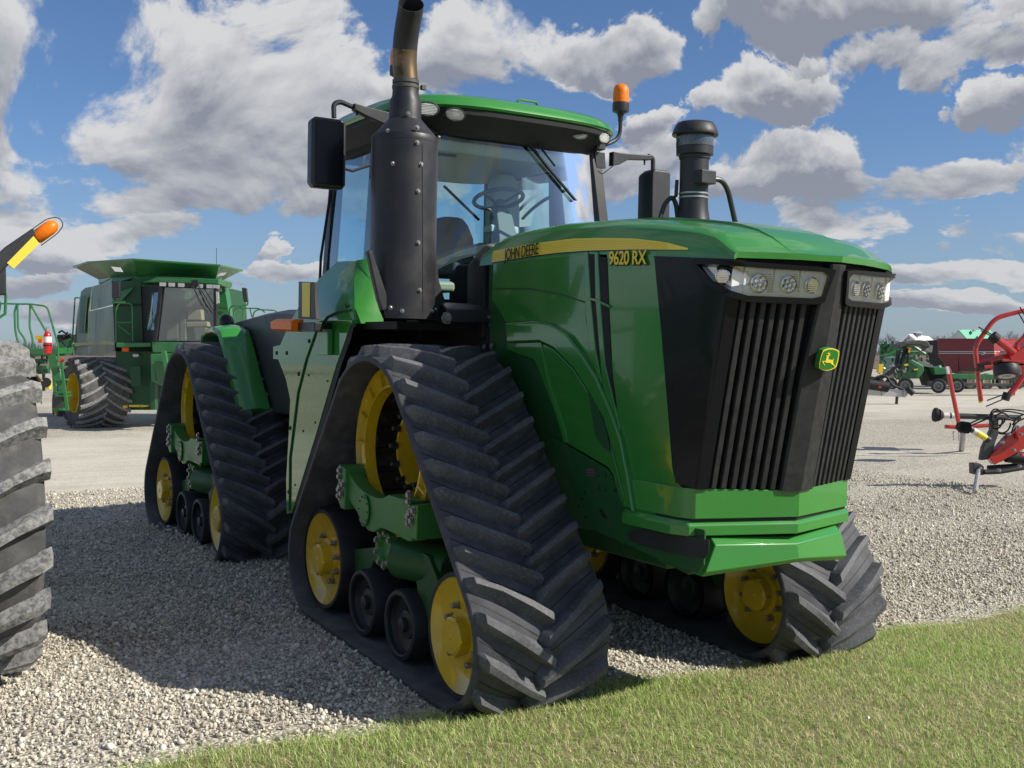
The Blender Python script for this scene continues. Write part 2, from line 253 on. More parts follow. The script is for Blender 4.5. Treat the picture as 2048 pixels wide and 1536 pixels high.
# ------------------------------------------------------------------ mesh building
def link(name, me, mat, par=None):
    if mat: me.materials.append(mat)
    o = bpy.data.objects.new(name, me); COL.objects.link(o)
    if par is not None: o.parent = par
    return o
def empty(name, fr=None, label=None, cat=None, group=None):
    o = bpy.data.objects.new(name, None); COL.objects.link(o); o.empty_display_size = .3
    if fr is not None: o.matrix_world = fr.mat()
    tag(o, label, cat, group); return o
def tag(o, label=None, cat=None, group=None, kind=None):
    for k, v in (('label', label), ('category', cat), ('group', group), ('kind', kind)):
        if v: o[k] = v
    return o
def nrm(v): v = np.array(v, float); return v/max(1e-9, np.linalg.norm(v))
def basis(a):
    a = nrm(a); t = np.array([0, 0, 1.]) if abs(a[2]) < .9 else np.array([1., 0, 0]); u = nrm(np.cross(t, a)); return u, np.cross(a, u), a
class MB:
    def __init__(s): s.V = []; s.F = []
    def add(s, V, F):
        k = len(s.V); s.V += [tuple(map(float, v)) for v in V]; s.F += [tuple(i+k for i in f) for f in F]; return s
    def box(s, a, b, R=None, c=None):
        P = [(x, y, z) for x in (a[0], b[0]) for y in (a[1], b[1]) for z in (a[2], b[2])]
        if R is not None: P = [np.array(R) @ np.array(p) + np.array(c if c is not None else (0, 0, 0)) for p in P]
        return s.add(P, [(0, 1, 3, 2), (4, 6, 7, 5), (0, 4, 5, 1), (2, 3, 7, 6), (0, 2, 6, 4), (1, 5, 7, 3)])
    def bar(s, p, q, w, h, upv=(0, 0, 1)):
        p, q = np.array(p, float), np.array(q, float); a = nrm(q-p); u = nrm(np.cross(upv, a)); n = np.cross(a, u)
        P = [c + u*i*w/2 + n*j*h/2 for c in (p, q) for i, j in ((-1, -1), (1, -1), (1, 1), (-1, 1))]
        return s.add(P, [(0, 3, 2, 1), (4, 5, 6, 7)]+[(i, (i+1) % 4, 4+(i+1) % 4, 4+i) for i in range(4)])
    def slab(s, top, bot):   # two matching outlines joined
        n = len(top); return s.add(list(top)+list(bot), [tuple(range(n)), tuple(range(2*n-1, n-1, -1))]+[(i, n+i, n+(i+1) % n, (i+1) % n) for i in range(n)])
    def prism(s, pts, off): pts = [np.array(p, float) for p in pts]; return s.slab(pts, [p+np.array(off, float) for p in pts])
    def lathe(s, prof, org, ax, n=24, cap=True):
        u, v, a = basis(ax); org = np.array(org, float); V = []
        for r, t in prof:
            for i in range(n): th = 2*pi*i/n; V.append(org+a*t+(u*cos(th)+v*sin(th))*r)
        F = [(j*n+i, j*n+(i+1) % n, (j+1)*n+(i+1) % n, (j+1)*n+i) for j in range(len(prof)-1) for i in range(n)]
        if cap: F += [tuple(range(n-1, -1, -1)), tuple(range((len(prof)-1)*n, len(prof)*n))]
        return s.add(V, F)
    def cyl(s, p, q, r, r2=None, n=16): p = np.array(p, float); q = np.array(q, float); L = np.linalg.norm(q-p); return s.lathe([(r, 0), (r if r2 is None else r2, L)], p, q-p, n)
    def tube(s, path, r, n=8, closed=False):
        P = [np.array(p, float) for p in path]; m = len(P); V = []; pu = None
        rr = r if hasattr(r, '__len__') else [r]*m
        for i in range(m):
            t = nrm(P[(i+1) % m]-P[i-1]) if closed else nrm(P[min(i+1, m-1)]-P[max(i-1, 0)])
            if pu is None: u, v, _ = basis(t)
            else: u = nrm(pu-t*np.dot(pu, t)); v = np.cross(t, u)
            pu = u
            for k in range(n): th = 2*pi*k/n; V.append(P[i]+(u*cos(th)+v*sin(th))*rr[i])
        F = [(j*n+i, j*n+(i+1) % n, ((j+1) % m)*n+(i+1) % n, ((j+1) % m)*n+i) for j in range(m if closed else m-1) for i in range(n)]
        if not closed: F += [tuple(range(n-1, -1, -1)), tuple(range((m-1)*n, m*n))]
        return s.add(V, F)
    def loft(s, rings, cap=True, closed=True):
        n = len(rings[0]); m = len(rings); V = [p for r in rings for p in r]; e = n if closed else n-1
        F = [(j*n+i, j*n+(i+1) % n, (j+1)*n+(i+1) % n, (j+1)*n+i) for j in range(m-1) for i in range(e)]
        if cap: F += [tuple(range(n-1, -1, -1)), tuple(range((m-1)*n, m*n))]
        return s.add(V, F)
    def build(s, name, mat, par=None, bev=0, smooth=True, seg=2, ang=32):
        me = bpy.data.meshes.new(name); me.from_pydata(s.V, [], s.F); me.validate()
        import bmesh
        bm = bmesh.new(); bm.from_mesh(me); bmesh.ops.recalc_face_normals(bm, faces=bm.faces); bm.to_mesh(me); bm.free()
        if smooth:
            me.polygons.foreach_set('use_smooth', [True]*len(me.polygons)); me.set_sharp_from_angle(angle=radians(ang))
        o = link(name, me, mat, par)
        if bev:
            md = o.modifiers.new('edge', 'BEVEL'); md.width = bev; md.segments = seg; md.limit_method = 'ANGLE'; md.angle_limit = radians(35); md.harden_normals = True
        return o
def arc_path(P, rad=.1, k=5):   # rounded polyline
    P = [np.array(p, float) for p in P]; out = [P[0]]
    for i in range(1, len(P)-1):
        a, b, c = P[i-1], P[i], P[i+1]; d = min(rad, np.linalg.norm(b-a)*.49, np.linalg.norm(c-b)*.49); p = b+nrm(a-b)*d; q = b+nrm(c-b)*d
        for j in range(k+1): t = j/k; out.append(p*(1-t)**2+b*2*t*(1-t)+q*t*t)
    out.append(P[-1]); return out
def mir(P): return [np.array([p[0], -p[1], p[2]]) for p in P]
def hexbolt(par, p, d, r=.016, h=.016, mat=None, name='bolt'):
    return MB().lathe([(r*1.5, 0), (r*1.5, .003), (r, .0031), (r, h*.85), (r*.8, h)], p, d, 6).build(name, mat or ZB, par, smooth=False)
def bolts_mb(pts, d, r, h, mat, par, name='bolt_set'):
    m = MB()
    for p in pts: m.lathe([(r, 0), (r, h)], p, d, 6)
    return m.build(name, mat, par, smooth=False)
def text(par, body, p, ex, ey, size, mat, name='lettering', ext=.0012, bold=0, sx=1.0, off=None, just='LEFT', shear=0):
    c = bpy.data.curves.new(name, 'FONT'); c.body = body; c.size = size; c.extrude = ext; c.offset = bold; c.align_x = just; c.shear = shear; c.space_character = .95
    t_ = bpy.data.objects.new('t', c); me = bpy.data.meshes.new_from_object(t_); bpy.data.objects.remove(t_); o = link(name, me, mat, par)
    ex, ey = nrm(ex), nrm(ey); ez = nrm(np.cross(ex, ey)); ey = np.cross(ez, ex); ex = ex*sx
    o.matrix_local = Matrix([[ex[0], ey[0], ez[0], p[0]], [ex[1], ey[1], ez[1], p[1]], [ex[2], ey[2], ez[2], p[2]], [0, 0, 0, 1]]); return o

# ------------------------------------------------------------------ ground
GX = [(-400, 0.), (-40, 0.), (-9, .0), (-5.8, .005), (-4.5, .0), (-3, -.02), (-1.5, -.06), (-.25, -.10), (1.0, -.165), (2.0, -.185), (400, -.185)]
def gz(x, y):
    for (a, za), (b, zb) in zip(GX, GX[1:]):
        if x <= b: t = (x-a)/(b-a); z = za+(zb-za)*t; break
    else: z = -.185
    k = max(0., 1-max(0, abs(y)-3)/8)*max(0., min(1, (x+9)/4))*(1 if x < 4 else max(0, 1-(x-4)/6))
    return z-.0151*max(-3, min(3, y))*k
def gedge(y): return .70 + .05*sin(y*1.7+.4)+.03*sin(y*5.1)+.035*mnoise.noise(Vector((y*6, 1.3, 0)))+.02*mnoise.noise(Vector((y*19, 4.3, 0)))+.10*max(0, min(1, (y-2)/2))*0+(-.06 if y < -2.2 else 0)
def heightmesh(name, xs, ys, mat, dz=0, lump=0, seed=0):
    V = []
    for x in xs:
        for y in ys: V.append((x, y, gz(x, y)+dz+(lump*mnoise.noise(Vector((x*.9, y*.9, seed))) if lump and abs(x) < 30 and abs(y) < 30 else 0)))
    ny = len(ys); F = [(i*ny+j, (i+1)*ny+j, (i+1)*ny+j+1, i*ny+j+1) for i in range(len(xs)-1) for j in range(ny-1)]
    me = bpy.data.meshes.new(name); me.from_pydata(V, [], F); me.polygons.foreach_set('use_smooth', [True]*len(F)); return link(name, me, mat)
xs = [-1500, -700, -300, -150, -80, -50, -35, -25, -18]+list(np.arange(-14, 6, .25))+[7, 9, 12, 20, 60, 400, 1500]
ys = [-1500, -700, -300, -100, -50, -30, -20, -14]+list(np.arange(-9, 12, .3))+[13, 15, 18, 24, 34, 50, 80, 150, 300, 700, 1500]
tag(heightmesh('gravel_yard', xs, ys, GRAV, 0, .012), kind='structure')
# lawn surface: a gently domed sheet over the gravel in front
def lawn_h(x, y):
    e = gedge(y); t = max(0., min(1., (x-e)/.45)); return gz(x, y)-.012+.055*t*t*(3-2*t)+.012*mnoise.noise(Vector((x*1.3, y*1.3, 4)))
V = []; ly = list(np.arange(-7, 9, .2)); lt = [0, .06, .15, .3, .5, .8, 1.2, 1.8, 2.6, 3.6, 5, 8, 14, 25]
for y in ly:
    for t in lt: x = gedge(y)-.05+t; V.append((x, y, lawn_h(x, y)))
n = len(lt); me = bpy.data.meshes.new('lawn'); me.from_pydata(V, [], [(i*n+j, i*n+j+1, (i+1)*n+j+1, (i+1)*n+j) for i in range(len(ly)-1) for j in range(n-1)])
me.polygons.foreach_set('use_smooth', [True]*len(me.polygons)); tag(link('lawn', me, SOIL), kind='structure')
# the far field behind the yard
FD = CM[2].copy(); FD[2] = 0; FD = nrm(FD); FR_ = nrm(np.array([CM[0][0], CM[0][1], 0]))
V = [tuple(np.array([CAMP[0], CAMP[1], 0])+FD*d+FR_*s+np.array([0, 0, .05])) for d, s in ((118, -160), (118, 190), (1200, 1400), (1200, -1200))]
me = bpy.data.meshes.new('brown_field'); me.from_pydata(V, [], [(0, 1, 2, 3)]); tag(link('brown_field', me, FIELD), kind='structure')

# ------------------------------------------------------------------ the tracked tractor
TR = empty('tracked_tractor', TF, 'large green articulated tractor on four black rubber track units, parked at the lawn edge', 'tractor')
at = lambda u, v, ax, val: TF.at(u, v, ax, val)

def hull(circ, step=.05):
    P, Nn = [], []; m = len(circ); tg = []
    for i in range(m):
        xi, zi, ri = circ[i]; xj, zj, rj = circ[(i+1) % m]; d = np.array([xj-xi, zj-zi]); L = np.linalg.norm(d); u = d/L; w = np.array([-u[1], u[0]]); a = (ri-rj)/L
        tg.append(u*a+w*sqrt(1-a*a))
    for j in range(m):
        xj, zj, rj = circ[j]; nin = tg[j-1]; nout = tg[j]; a0 = atan2(nin[1], nin[0]); a1 = atan2(nout[1], nout[0])
        while a1 > a0: a1 -= 2*pi
        k = max(2, int((a0-a1)*rj/step))
        for q in range(k+1): a = a0+(a1-a0)*q/k; nn = np.array([cos(a), sin(a)]); P.append(np.array([xj, zj])+nn*rj); Nn.append(nn)
        nx = circ[(j+1) % m]; e = np.array([nx[0], nx[1]])+nout*nx[2]; s = P[-1]; L = np.linalg.norm(e-s); k = int(L/step)
        for q in range(1, k): P.append(s+(e-s)*q/k); Nn.append(nout)
    return np.array(P), np.array(Nn)

def track_unit(cx, s, pitch, gzz, lugs, detail=1):
    """cx: middle of the ground line; s: -1 right side, +1 left side of the tractor"""
    c, si = cos(pitch), sin(pitch)
    def T(x, t, z): X = x; Z = z-.3; return np.array([cx+c*X+si*Z, s*t, .3+gzz-si*X+c*Z])
    D = lambda x, t, z: np.array([c*x+si*z, s*t, -si*x+c*z])
    idl = [(-.93, .292, .35), (.985, .288, .35)]; DW = (-.07, 1.145, .545)
    P, Nn = hull([DW, idl[1], idl[0]]); TH = .045
    seg = np.linalg.norm(np.roll(P, -1, 0)-P, axis=1); S = np.concatenate([[0], np.cumsum(seg)]); Ltot = S[-1]
    def BP_(sv, t, h):
        sv %= Ltot; i = min(int(np.searchsorted(S, sv, 'right')-1), len(P)-1); f = (sv-S[i])/max(1e-6, seg[i]); j = (i+1) % len(P)
        p = P[i]*(1-f)+P[j]*f; nn = Nn[i]*(1-f)+Nn[j]*f; nn = nn/np.linalg.norm(nn); q = p+nn*(TH*0+h); return T(q[0], t, q[1])
    T0, T1 = (1.495, .655) if s < 0 else (1.535, .665)
    rings = []
    for i in range(len(P)):
        r = [];
        for t, h in ((T0-.012, 0), (T0, .010), (T0, TH-.012), (T0-.014, TH), (T1+.014, TH), (T1, TH-.012), (T1, .010), (T1+.012, 0)): q = P[i]+Nn[i]*h; r.append(T(q[0], t, q[1]))
        rings.append(r)
    m = MB(); m.loft(rings+[rings[0]], cap=False); belt = m.build('track_belt', RB, TR, ang=50)
    # chevron lugs
    npit = 38; dp = Ltot/npit; stuff = MB()
    for k in range(npit):
        for side in (0, 1):
            s0 = (k+(.5 if side else 0))*dp; rings = []; W = [(0, .020, .000), (.06, .031, .90), (.35, .029, 1), (.7, .028, 1), (.94, .029, .95), (1, .018, .0)]
            for f, hw, hh in W:
                t = (T0-.015-f*.455) if side == 0 else (T1+.015+f*.455)
                sc = s0+f*.235; b = hw+.020; H = TH+.074*hh; wob = .003*sin(k*3.1+f*7)
                rings.append([BP_(sc-b, t, TH-.004), BP_(sc-hw*.72, t, H-.008*hh+wob), BP_(sc-hw*.55, t, H), BP_(sc+hw*.55, t, H), BP_(sc+hw*.72, t, H-.008*hh), BP_(sc+b, t, TH-.004)])
            if lugs: MB().loft(rings).build('tread_lug', RL, belt, ang=40)
            else: stuff.loft(rings)
    if not lugs: tag(stuff.build('tread_lugs', RL, belt, ang=40), kind='stuff')
    g = MB()   # drive blocks on the inside of the belt
    for k in range(0, npit): s0 = k*dp; g.loft([[BP_(s0+a, t, 0.004) for a, t in ((-.035, 1.07), (.035, 1.07), (.035, 1.13), (-.035, 1.13))], [BP_(s0+a, t, -.07) for a, t in ((-.02, 1.08), (.02, 1.08), (.02, 1.12), (-.02, 1.12))]])
    tag(g.build('guide_blocks', RB, belt, smooth=False), kind='stuff')
    # fine moulded line around each tread segment
    g = MB()
    for k in range(npit):
        for side in (0, 1):
            s0 = (k+.5*(1-side))*dp; a = T0-.02 if side == 0 else T1+.02; b = 1.06 if side == 0 else 1.14
            pa = [BP_(s0+f*.235-.0, a+(b-a)*f, TH+.002) for f in np.linspace(0, .95, 6)]; pb = [BP_(s0+f*.235+.006, a+(b-a)*f, TH+.002) for f in np.linspace(0, .95, 6)]
            g.loft([[pa[i], pb[i]] for i in range(6)], cap=False, closed=False)
    tag(g.build('mould_lines', BM, belt), kind='stuff')
    AX = np.array([0, s, 0.])
    for (x, z, r) in idl:
        m = MB(); R = r-.004
        for t0, t1 in ((1.39, 1.14), (1.06, .81)): m.lathe([(R-.05, t0-.05), (R-.035, t0-.002), (R-.01, t0), (R, t0-.02), (R, t1+.02), (R-.01, t1), (R-.035, t1+.002), (R-.05, t1+.05)], T(x, 0, z), AX, 40, cap=False)
        w = m.build('idler_wheel', RR, TR)
        for t0, sg in ((1.388, 1), (.812, -1)):
            q = lambda tt: t0+sg*tt
            pr = [(R-.034, q(.0)), (R-.045, q(-.008)), (R-.10, q(-.038)), (R-.16, q(-.052)), (.145, q(-.052)), (.135, q(-.03)), (.105, q(-.028)), (.103, q(.035)), (.09, q(.045)), (.018, q(.045)), (.012, q(.050)), (.001, q(.050))]
            if s*sg > 0: pass
            d = MB().lathe(pr, T(x, 0, z), AX, 40, cap=False).build('wheel_disc', Y, w, ang=25)
            if detail:
                for k in range(10):
                    a = 2*pi*k/10+.25
                    if k in (2, 7): continue
                    p = T(x+.165*cos(a), q(-.05), z+.165*sin(a)); MB().lathe([(.021, 0), (.021, .008), (.0165, .009), (.0165, .04), (.012, .045)], p, AX*sg, 6).build('wheel_bolt', ZB, w, smooth=False)
                for k in range(10):
                    a = 2*pi*k/10; m = MB().cyl(T(x+.102*cos(a), q(.0), z+.102*sin(a)), T(x+.102*cos(a), q(.035), z+.102*sin(a)), .014, n=8)
                    if k % 2 == 0: m.build('hub_lug', Y, w)
    for x in (-.27, .275):
        m = MB(); R = .212
        for t0, t1 in ((1.39, 1.14), (1.06, .81)): m.lathe([(R-.045, t0-.12), (R-.04, t0-.01), (R-.03, t0), (R-.008, t0-.004), (R, t0-.02), (R, t1)], T(x, 0, .152), AX, 32, cap=False)
        w = m.build('mid_roller', RR, TR)
        for t0, sg in ((1.39, 1), (.81, -1)):
            MB().lathe([(R-.03, t0-sg*.006), (R-.05, t0-sg*.06), (.09, t0-sg*.09), (.085, t0-sg*.05), (.045, t0-sg*.045), (.042, t0-sg*.015), (.001, t0-sg*.01)], T(x, 0, .152), AX, 28, cap=False).build('roller_disc', BP, w)
    # drive wheel: two yellow rings with cross bars and a hub
    dx, dz = DW[0], DW[1]; O = T(dx, 0, dz); dw = None
    for t0, t1 in ((1.315, 1.24), (.96, .885)):
        m = MB().lathe([(.525, t1), (.530, t0), (.515, t0+.004), (.505, t0-.02), (.425, t0-.03), (.41, t0-.006), (.395, t0-.006), (.385, t1), (.525, t1)], O, AX, 56, cap=False)
        if dw is None: dw = m.build('drive_wheel', Y, TR, ang=28)
        else: m.build('drive_ring', Y, dw, ang=28)
    for k in range(16):
        a = 2*pi*k/16; e1 = np.array([cos(a), sin(a)])
        MB().bar(T(dx+e1[0]*.41, 1.300, dz+e1[1]*.41), T(dx+e1[0]*.51, 1.300, dz+e1[1]*.51), .012, .03, upv=AX).build('ring_rib', Y, dw)
    for k in range(24):
        a = 2*pi*(k+.5)/24; MB().cyl(T(dx+.50*cos(a), 1.26, dz+.50*sin(a)), T(dx+.50*cos(a), .92, dz+.50*sin(a)), .022, n=8).build('drive_bar', BP, dw)
    MB().lathe([(.40, .92), (.40, .95), (.26, 1.12), (.24, 1.16), (.22, 1.16), (.20, .95), (.20, .60), (.30, .55)], O, AX, 40, cap=False).build('drive_hub', Y, dw, ang=28)
    if detail:
        for k in range(12): a = 2*pi*k/12; hexbolt(dw, T(dx+.23*cos(a), 1.16, dz+.23*sin(a)), AX, .018, .05, BP, 'hub_bolt')
    # undercarriage frame: saddle, bolted cover, end flanges, pivot, rocker beam
    fr = MB()
    sad = [(-.47, 1.0), (-.42, .955), (-.34, .915), (-.24, .885), (-.12, .868), (0, .868), (.10, .885), (.17, .915), (.46, .925), (.50, .70), (.45, .69), (.16, .70), (.08, .695), (-.02, .65), (-.10, .645), (-.18, .67), (-.28, .73), (-.42, .79)]
    fr.prism([T(x-.02, 1.425, z-.0) for x, z in sad], D(0, -.10, 0))
    w = fr.build('undercarriage_frame', GM, TR, bev=.008)
    for x0, x1 in ((-.56, -.44), (.36, .55)):
        MB().prism([T(x, 1.45 if x0 < 0 else 1.432, z) for x, z in ((x0, 1.0 if x0 < 0 else .90), (x1, .985 if x0 < 0 else .92), (x1+.0, .72), (x0+.06, .72), (x0, .77))], D(0, -.2, 0)).build('end_flange', GM, w, bev=.008)
        if detail:
            for i in range(3):
                for j in range(3):
                    if (i+j) % 4 == 3: continue
                    hexbolt(w, T(x0+.035+.045*(j % 2)+(.05 if x0 > 0 else 0)+.02*(i % 2), 1.452 if x0 < 0 else 1.434, .80+.062*i+.02*j), AX, .019, .018)
    cv = [T(-.165+.075*cos(a), 1.432, .765+.10*sin(a)) for a in np.linspace(0, 2*pi, 28, endpoint=False)]
    MB().prism(cv, D(0, .010, 0)).build('inspection_cover', GM, w, bev=.003)
    if detail: bolts_mb([T(-.165+.065*cos(a), 1.442, .765+.088*sin(a)) for a in np.linspace(0, 2*pi, 10, endpoint=False)], AX, .006, .004, BM, w, 'cover_screws')
    # pivot casting with bolt circle
    MB().lathe([(.13, 1.0), (.13, 1.34), (.125, 1.36), (.085, 1.36), (.07, 1.33), (.001, 1.33)], T(-.03, 0, .545), AX, 8, cap=False).build('pivot_housing', GM, w, bev=.005)
    if detail:
        for k in range(9): a = 2*pi*k/9; hexbolt(w, T(-.03+.105*cos(a), 1.361, .545+.105*sin(a)), AX, .017, .016)
    m = MB()
    for t0, t1 in ((1.30, 1.20), (1.0, .9)):
        m.prism([T(x, t0, z) for x, z in ((-.93, .36), (-.60, .42), (-.20, .52), (.10, .62), (.45, .60), (.60, .46), (.93, .36), (.93, .24), (.40, .22), (.30, .42), (-.30, .40), (-.40, .20), (-.93, .23))], D(0, t1-t0, 0))
    m.cyl(T(-.03, 1.25, .5), T(-.03, .75, .5), .12, n=20); m.cyl(T(-.07, .92, 1.14), T(-.07, .4, 1.14), .15, n=20)
    m.cyl(T(.1, 1.30, .52), T(.5, 1.15, .52), .13, .12, n=20)
    for x, z in ((-.93, .292), (.985, .288), (-.27, .152), (.275, .152)): m.cyl(T(x, 1.3, z), T(x, .85, z), .06, n=12)
    m.build('rocker_beam', GD, w, bev=.01)
    m = MB(); m.box((-.1, .62, .75), (.1, .80, 1.0)); 
    return belt
P_F = radians(2.3)
track_unit(-.25, -1, P_F, .0, True); track_unit(-.25, 1, P_F, -.0, True); track_unit(-4.50, -1, radians(.3), -.01, True); track_unit(-4.50, 1, radians(.3), -.01, False, 0)

# ---- hood shell
def ysd(x): return .605 if x < 1.3 else .605-.04*min(1, (x-1.3)/.6)
def zb(x): return float(np.interp(x, [.8, 1.3, 1.9], [2.335, 2.292, 2.245]))
def zsh(x):
    xs_ = [-.46, -.40, -.30, -.1, .43, 1.0, 1.31, 1.60, 1.77, 1.90, 2.06]; zz = [2.43, 2.475, 2.515, 2.540, 2.550, 2.520, 2.480, 2.435, 2.395, 2.345, 2.275]
    return float(np.interp(x, xs_, zz))
YK = [(0, 0), (.05, .0), (.30, .004), (.55, .014), (.78, .036), (.92, .07), (1.0, .115)]   # (height share, inset)
def hood_y(x, z):
    k = (z-zb(x))/max(.02, zsh(x)-zb(x)); k = max(0, min(1, k)); return ysd(x)-float(np.interp(k, [a for a, b in YK], [b for a, b in YK]))*min(1, (zsh(x)-zb(x))/.15)
def xlip(y): return 2.075-.165*(abs(y)/.565)**1.15
def ZU(u, x): t = max(0, (u-.90)/.10); t = t**2.2; return zsh(x)*(1-t)+2.282*t
us = list(np.linspace(0, .55, 9))+list(np.linspace(.62, .93, 8))+[.95, .965, .98, .99, 1.0]
rings = []
for u in us:
    half = []
    for k, ins in YK:
        x0 = -.46+u*(xlip(.565)+.46); Zs = ZU(u, x0); y = ysd(x0)-ins*min(1, (Zs-zb(x0))/.15); half.append(np.array([x0, -y, zb(x0)+(Zs-zb(x0))*k]))
    for fy, dzc in ((.68, .012), (.5, .02), (.49, .034), (.25, .036), (0, .037)):
        y = fy*(.49); xx = -.46+u*(xlip(y)+.46); fl = min(1, max(0, (2.05-xx)/.5)); half.append(np.array([xx, -y, ZU(u, xx)+dzc*min(1, fl)]))
    rings.append(half+mir(half[:-1])[::-1])
m = MB(); m.loft(rings, cap=False, closed=False)
lip = rings[-1]; low = [p+np.array([-.004, 0, -.03 if i not in (0, len(lip)-1) else -.005]) for i, p in enumerate(lip)]; m.loft([lip, low], cap=False, closed=False)
inn = [p+np.array([-.06, 0, 0]) for p in low]; m.loft([low, inn], cap=False, closed=False)
hood = m.build('hood', G, TR, ang=24)
# yellow stripe following the hood side
sx_ = np.linspace(-.30, 1.60, 26); top = [(989, 502), (1060, 488), (1146, 477), (1210, 476), (1269, 477), (1330, 484), (1374, 496)]; bot = [(986, 525), (1064, 512), (1120, 505), (1178, 501), (1260, 499), (1315, 499), (1376, 499)]
zt = sorted([(at(u, v, 'y', -.595)[0], at(u, v, 'y', -.595)[2]) for u, v in top]); zbo = sorted([(at(u, v, 'y', -.603)[0], at(u, v, 'y', -.603)[2]) for u, v in bot])
for sgn in (-1, 1):
    for nm, mat, a0, a1, off in (('yellow_stripe', YS, 0, 1, .004), ('stripe_dark_line', DECAL, -.10, .0, .003)):  # second entry is a thin black decal line along the stripe's lower edge
        V = []
        for x in sx_:
            za = np.interp(x, [q[0] for q in zbo], [q[1] for q in zbo]); zc = np.interp(x, [q[0] for q in zt], [q[1] for q in zt])
            for f in np.linspace(a0, a1, 7 if a1 else 2): z = za+(zc-za)*f; V.append(np.array([x, sgn*(hood_y(x, z)+off), z]))
        k = 7 if a1 else 2; m = MB(); m.loft([V[i*k:(i+1)*k] for i in range(len(sx_))], cap=False, closed=False); st = m.build(nm, mat, TR)
        if nm == 'yellow_stripe':
            m = MB()
            for f in (.13, .27, .41, .55, .69, .83):
                L1 = []
                for x in sx_[:-2]:
                    za = np.interp(x, [q[0] for q in zbo], [q[1] for q in zbo]); zc = np.interp(x, [q[0] for q in zt], [q[1] for q in zt])
                    for df in (-.022, .022): z = za+(zc-za)*(f+df); L1.append(np.array([x, sgn*(hood_y(x, z)+.0058), z]))
                m.loft([L1[i*2:i*2+2] for i in range(len(sx_)-2)], cap=False, closed=False)
            m.build('stripe_pinstripe', pm('stripe_shade', (.74, .56, .04), .4), st)
p0 = at(1010, 519, 'y', -.612); p1 = at(1066, 509, 'y', -.612)
for sgn in (-1,):
    text(TR, 'JOHN DEERE', p0+np.array([0, -.004, -.005]), p1-p0, (0, 0, 1), .102, DECAL, sx=.70, bold=.0, shear=.12)
p0 = at(1220, 529, 'y', -.608); p1 = at(1293, 528, 'y', -.608)
text(TR, '9620 RX', p0+np.array([-.008, -.004, -.005]), p1-p0, (0, 0, 1), .102, DECAL, sx=.93, bold=.0025)
text(TR, '9620 RX', p0+np.array([0, -.0105, 0]), p1-p0, (0, 0, 1), .102, DYE, sx=.93, bold=.0018)
text(TR, '9620 RX', mir([p1])[0]+np.array([0, .008, 0]), mir([p0])[0]-mir([p1])[0], (0, 0, 1), .102, DYE, sx=.93, bold=.0018)

# ---- hood sides (both sides mirrored)
def sidepoly(name, px, y, th, mat, bev=.004, both=True, ysmap=True, par=None, names=None):
    P = []
    for u, v in px:
        p = at(u, v, 'y', -y)
        if ysmap and p[0] > 1.3:
            for _ in range(3): p = at(u, v, 'y', -(y-.605+ysd(p[0])))
        P.append(p)
    o = MB().prism(P, (0, th, 0)).build(name, mat, par or TR, bev=bev)
    if both: MB().prism(mir(P), (0, -th, 0)).build(name, mat, par or TR, bev=bev)
    return o
# core so that nothing shows through
MB().prism([(-.42, -.555, 2.42), (-.42, -.555, .95), (.3, -.555, .80), (1.05, -.555, .76), (1.60, -.53, .66), (1.60, -.53, 1.0), (1.30, -.54, 1.15), (1.20, -.555, 2.30)], (0, 1.10, 0)).build('engine_enclosure', GD, TR)
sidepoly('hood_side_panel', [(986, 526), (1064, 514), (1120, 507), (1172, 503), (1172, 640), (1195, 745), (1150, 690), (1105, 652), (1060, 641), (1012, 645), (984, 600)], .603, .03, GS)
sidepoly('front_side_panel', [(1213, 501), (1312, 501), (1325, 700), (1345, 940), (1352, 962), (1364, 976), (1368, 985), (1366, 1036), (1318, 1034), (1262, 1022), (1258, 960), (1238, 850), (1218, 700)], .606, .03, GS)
sidepoly('side_panel_seam', [(988, 576), (1060, 576), (1120, 587), (1172, 604), (1172, 607), (1120, 590), (1060, 579), (988, 579)], .6065, .004, GD, bev=0)
sidepoly('vent_pillar', [(1167, 503), (1175, 503), (1181, 600), (1191, 700), (1208, 790), (1226, 880), (1198, 770), (1176, 690), (1169, 600)], .612, .03, GS, bev=.006)
sidepoly('vent_pillar', [(1188, 503), (1195, 503), (1200, 600), (1210, 730), (1236, 840), (1246, 900), (1222, 850), (1203, 760), (1190, 600)], .615, .03, GS, bev=.006)
sidepoly('vent_opening', [(1174, 508), (1190, 508), (1206, 740), (1192, 700), (1181, 620)], .6055, .02, BM, bev=0)
sidepoly('vent_opening', [(1194, 513), (1213, 515), (1218, 640), (1224, 760), (1236, 850), (1222, 800), (1204, 720), (1198, 620)], .6105, .02, BM, bev=0)
sidepoly('vent_crossbar', [(1176, 594), (1190, 597), (1218, 610), (1218, 616), (1190, 603), (1176, 600)], .619, .02, GS, bev=.003)
arc_o = [(1009, 646), (1064, 641), (1100, 648), (1132, 669), (1160, 705), (1191, 755), (1219, 820), (1240, 880), (1254, 950), (1266, 1026)]
arc_i = [(1012, 685), (1078, 683), (1105, 696), (1146, 737), (1178, 787), (1205, 837), (1223, 897), (1242, 970), (1253, 1015)]
sidepoly('wheel_arch_trim', arc_o+arc_i[::-1], .635, .06, GS, bev=.012)
sidepoly('inner_side_panel', arc_i+[(1238, 1000), (1225, 950), (1215, 935), (1130, 885), (1095, 790), (1068, 720), (1012, 700)], .585, .04, GS, bev=.008, ysmap=False)
sidepoly('panel_rib', [(1078, 684), (1082, 684), (1100, 770), (1130, 860), (1134, 884), (1128, 886), (1118, 850), (1094, 770)], .592, .01, G, bev=.003, ysmap=False)
sidepoly('arch_vent', [(1172, 762), (1190, 800), (1210, 850), (1222, 905), (1206, 895), (1190, 870), (1180, 810)], .5895, .006, G2D, bev=0, ysmap=False)
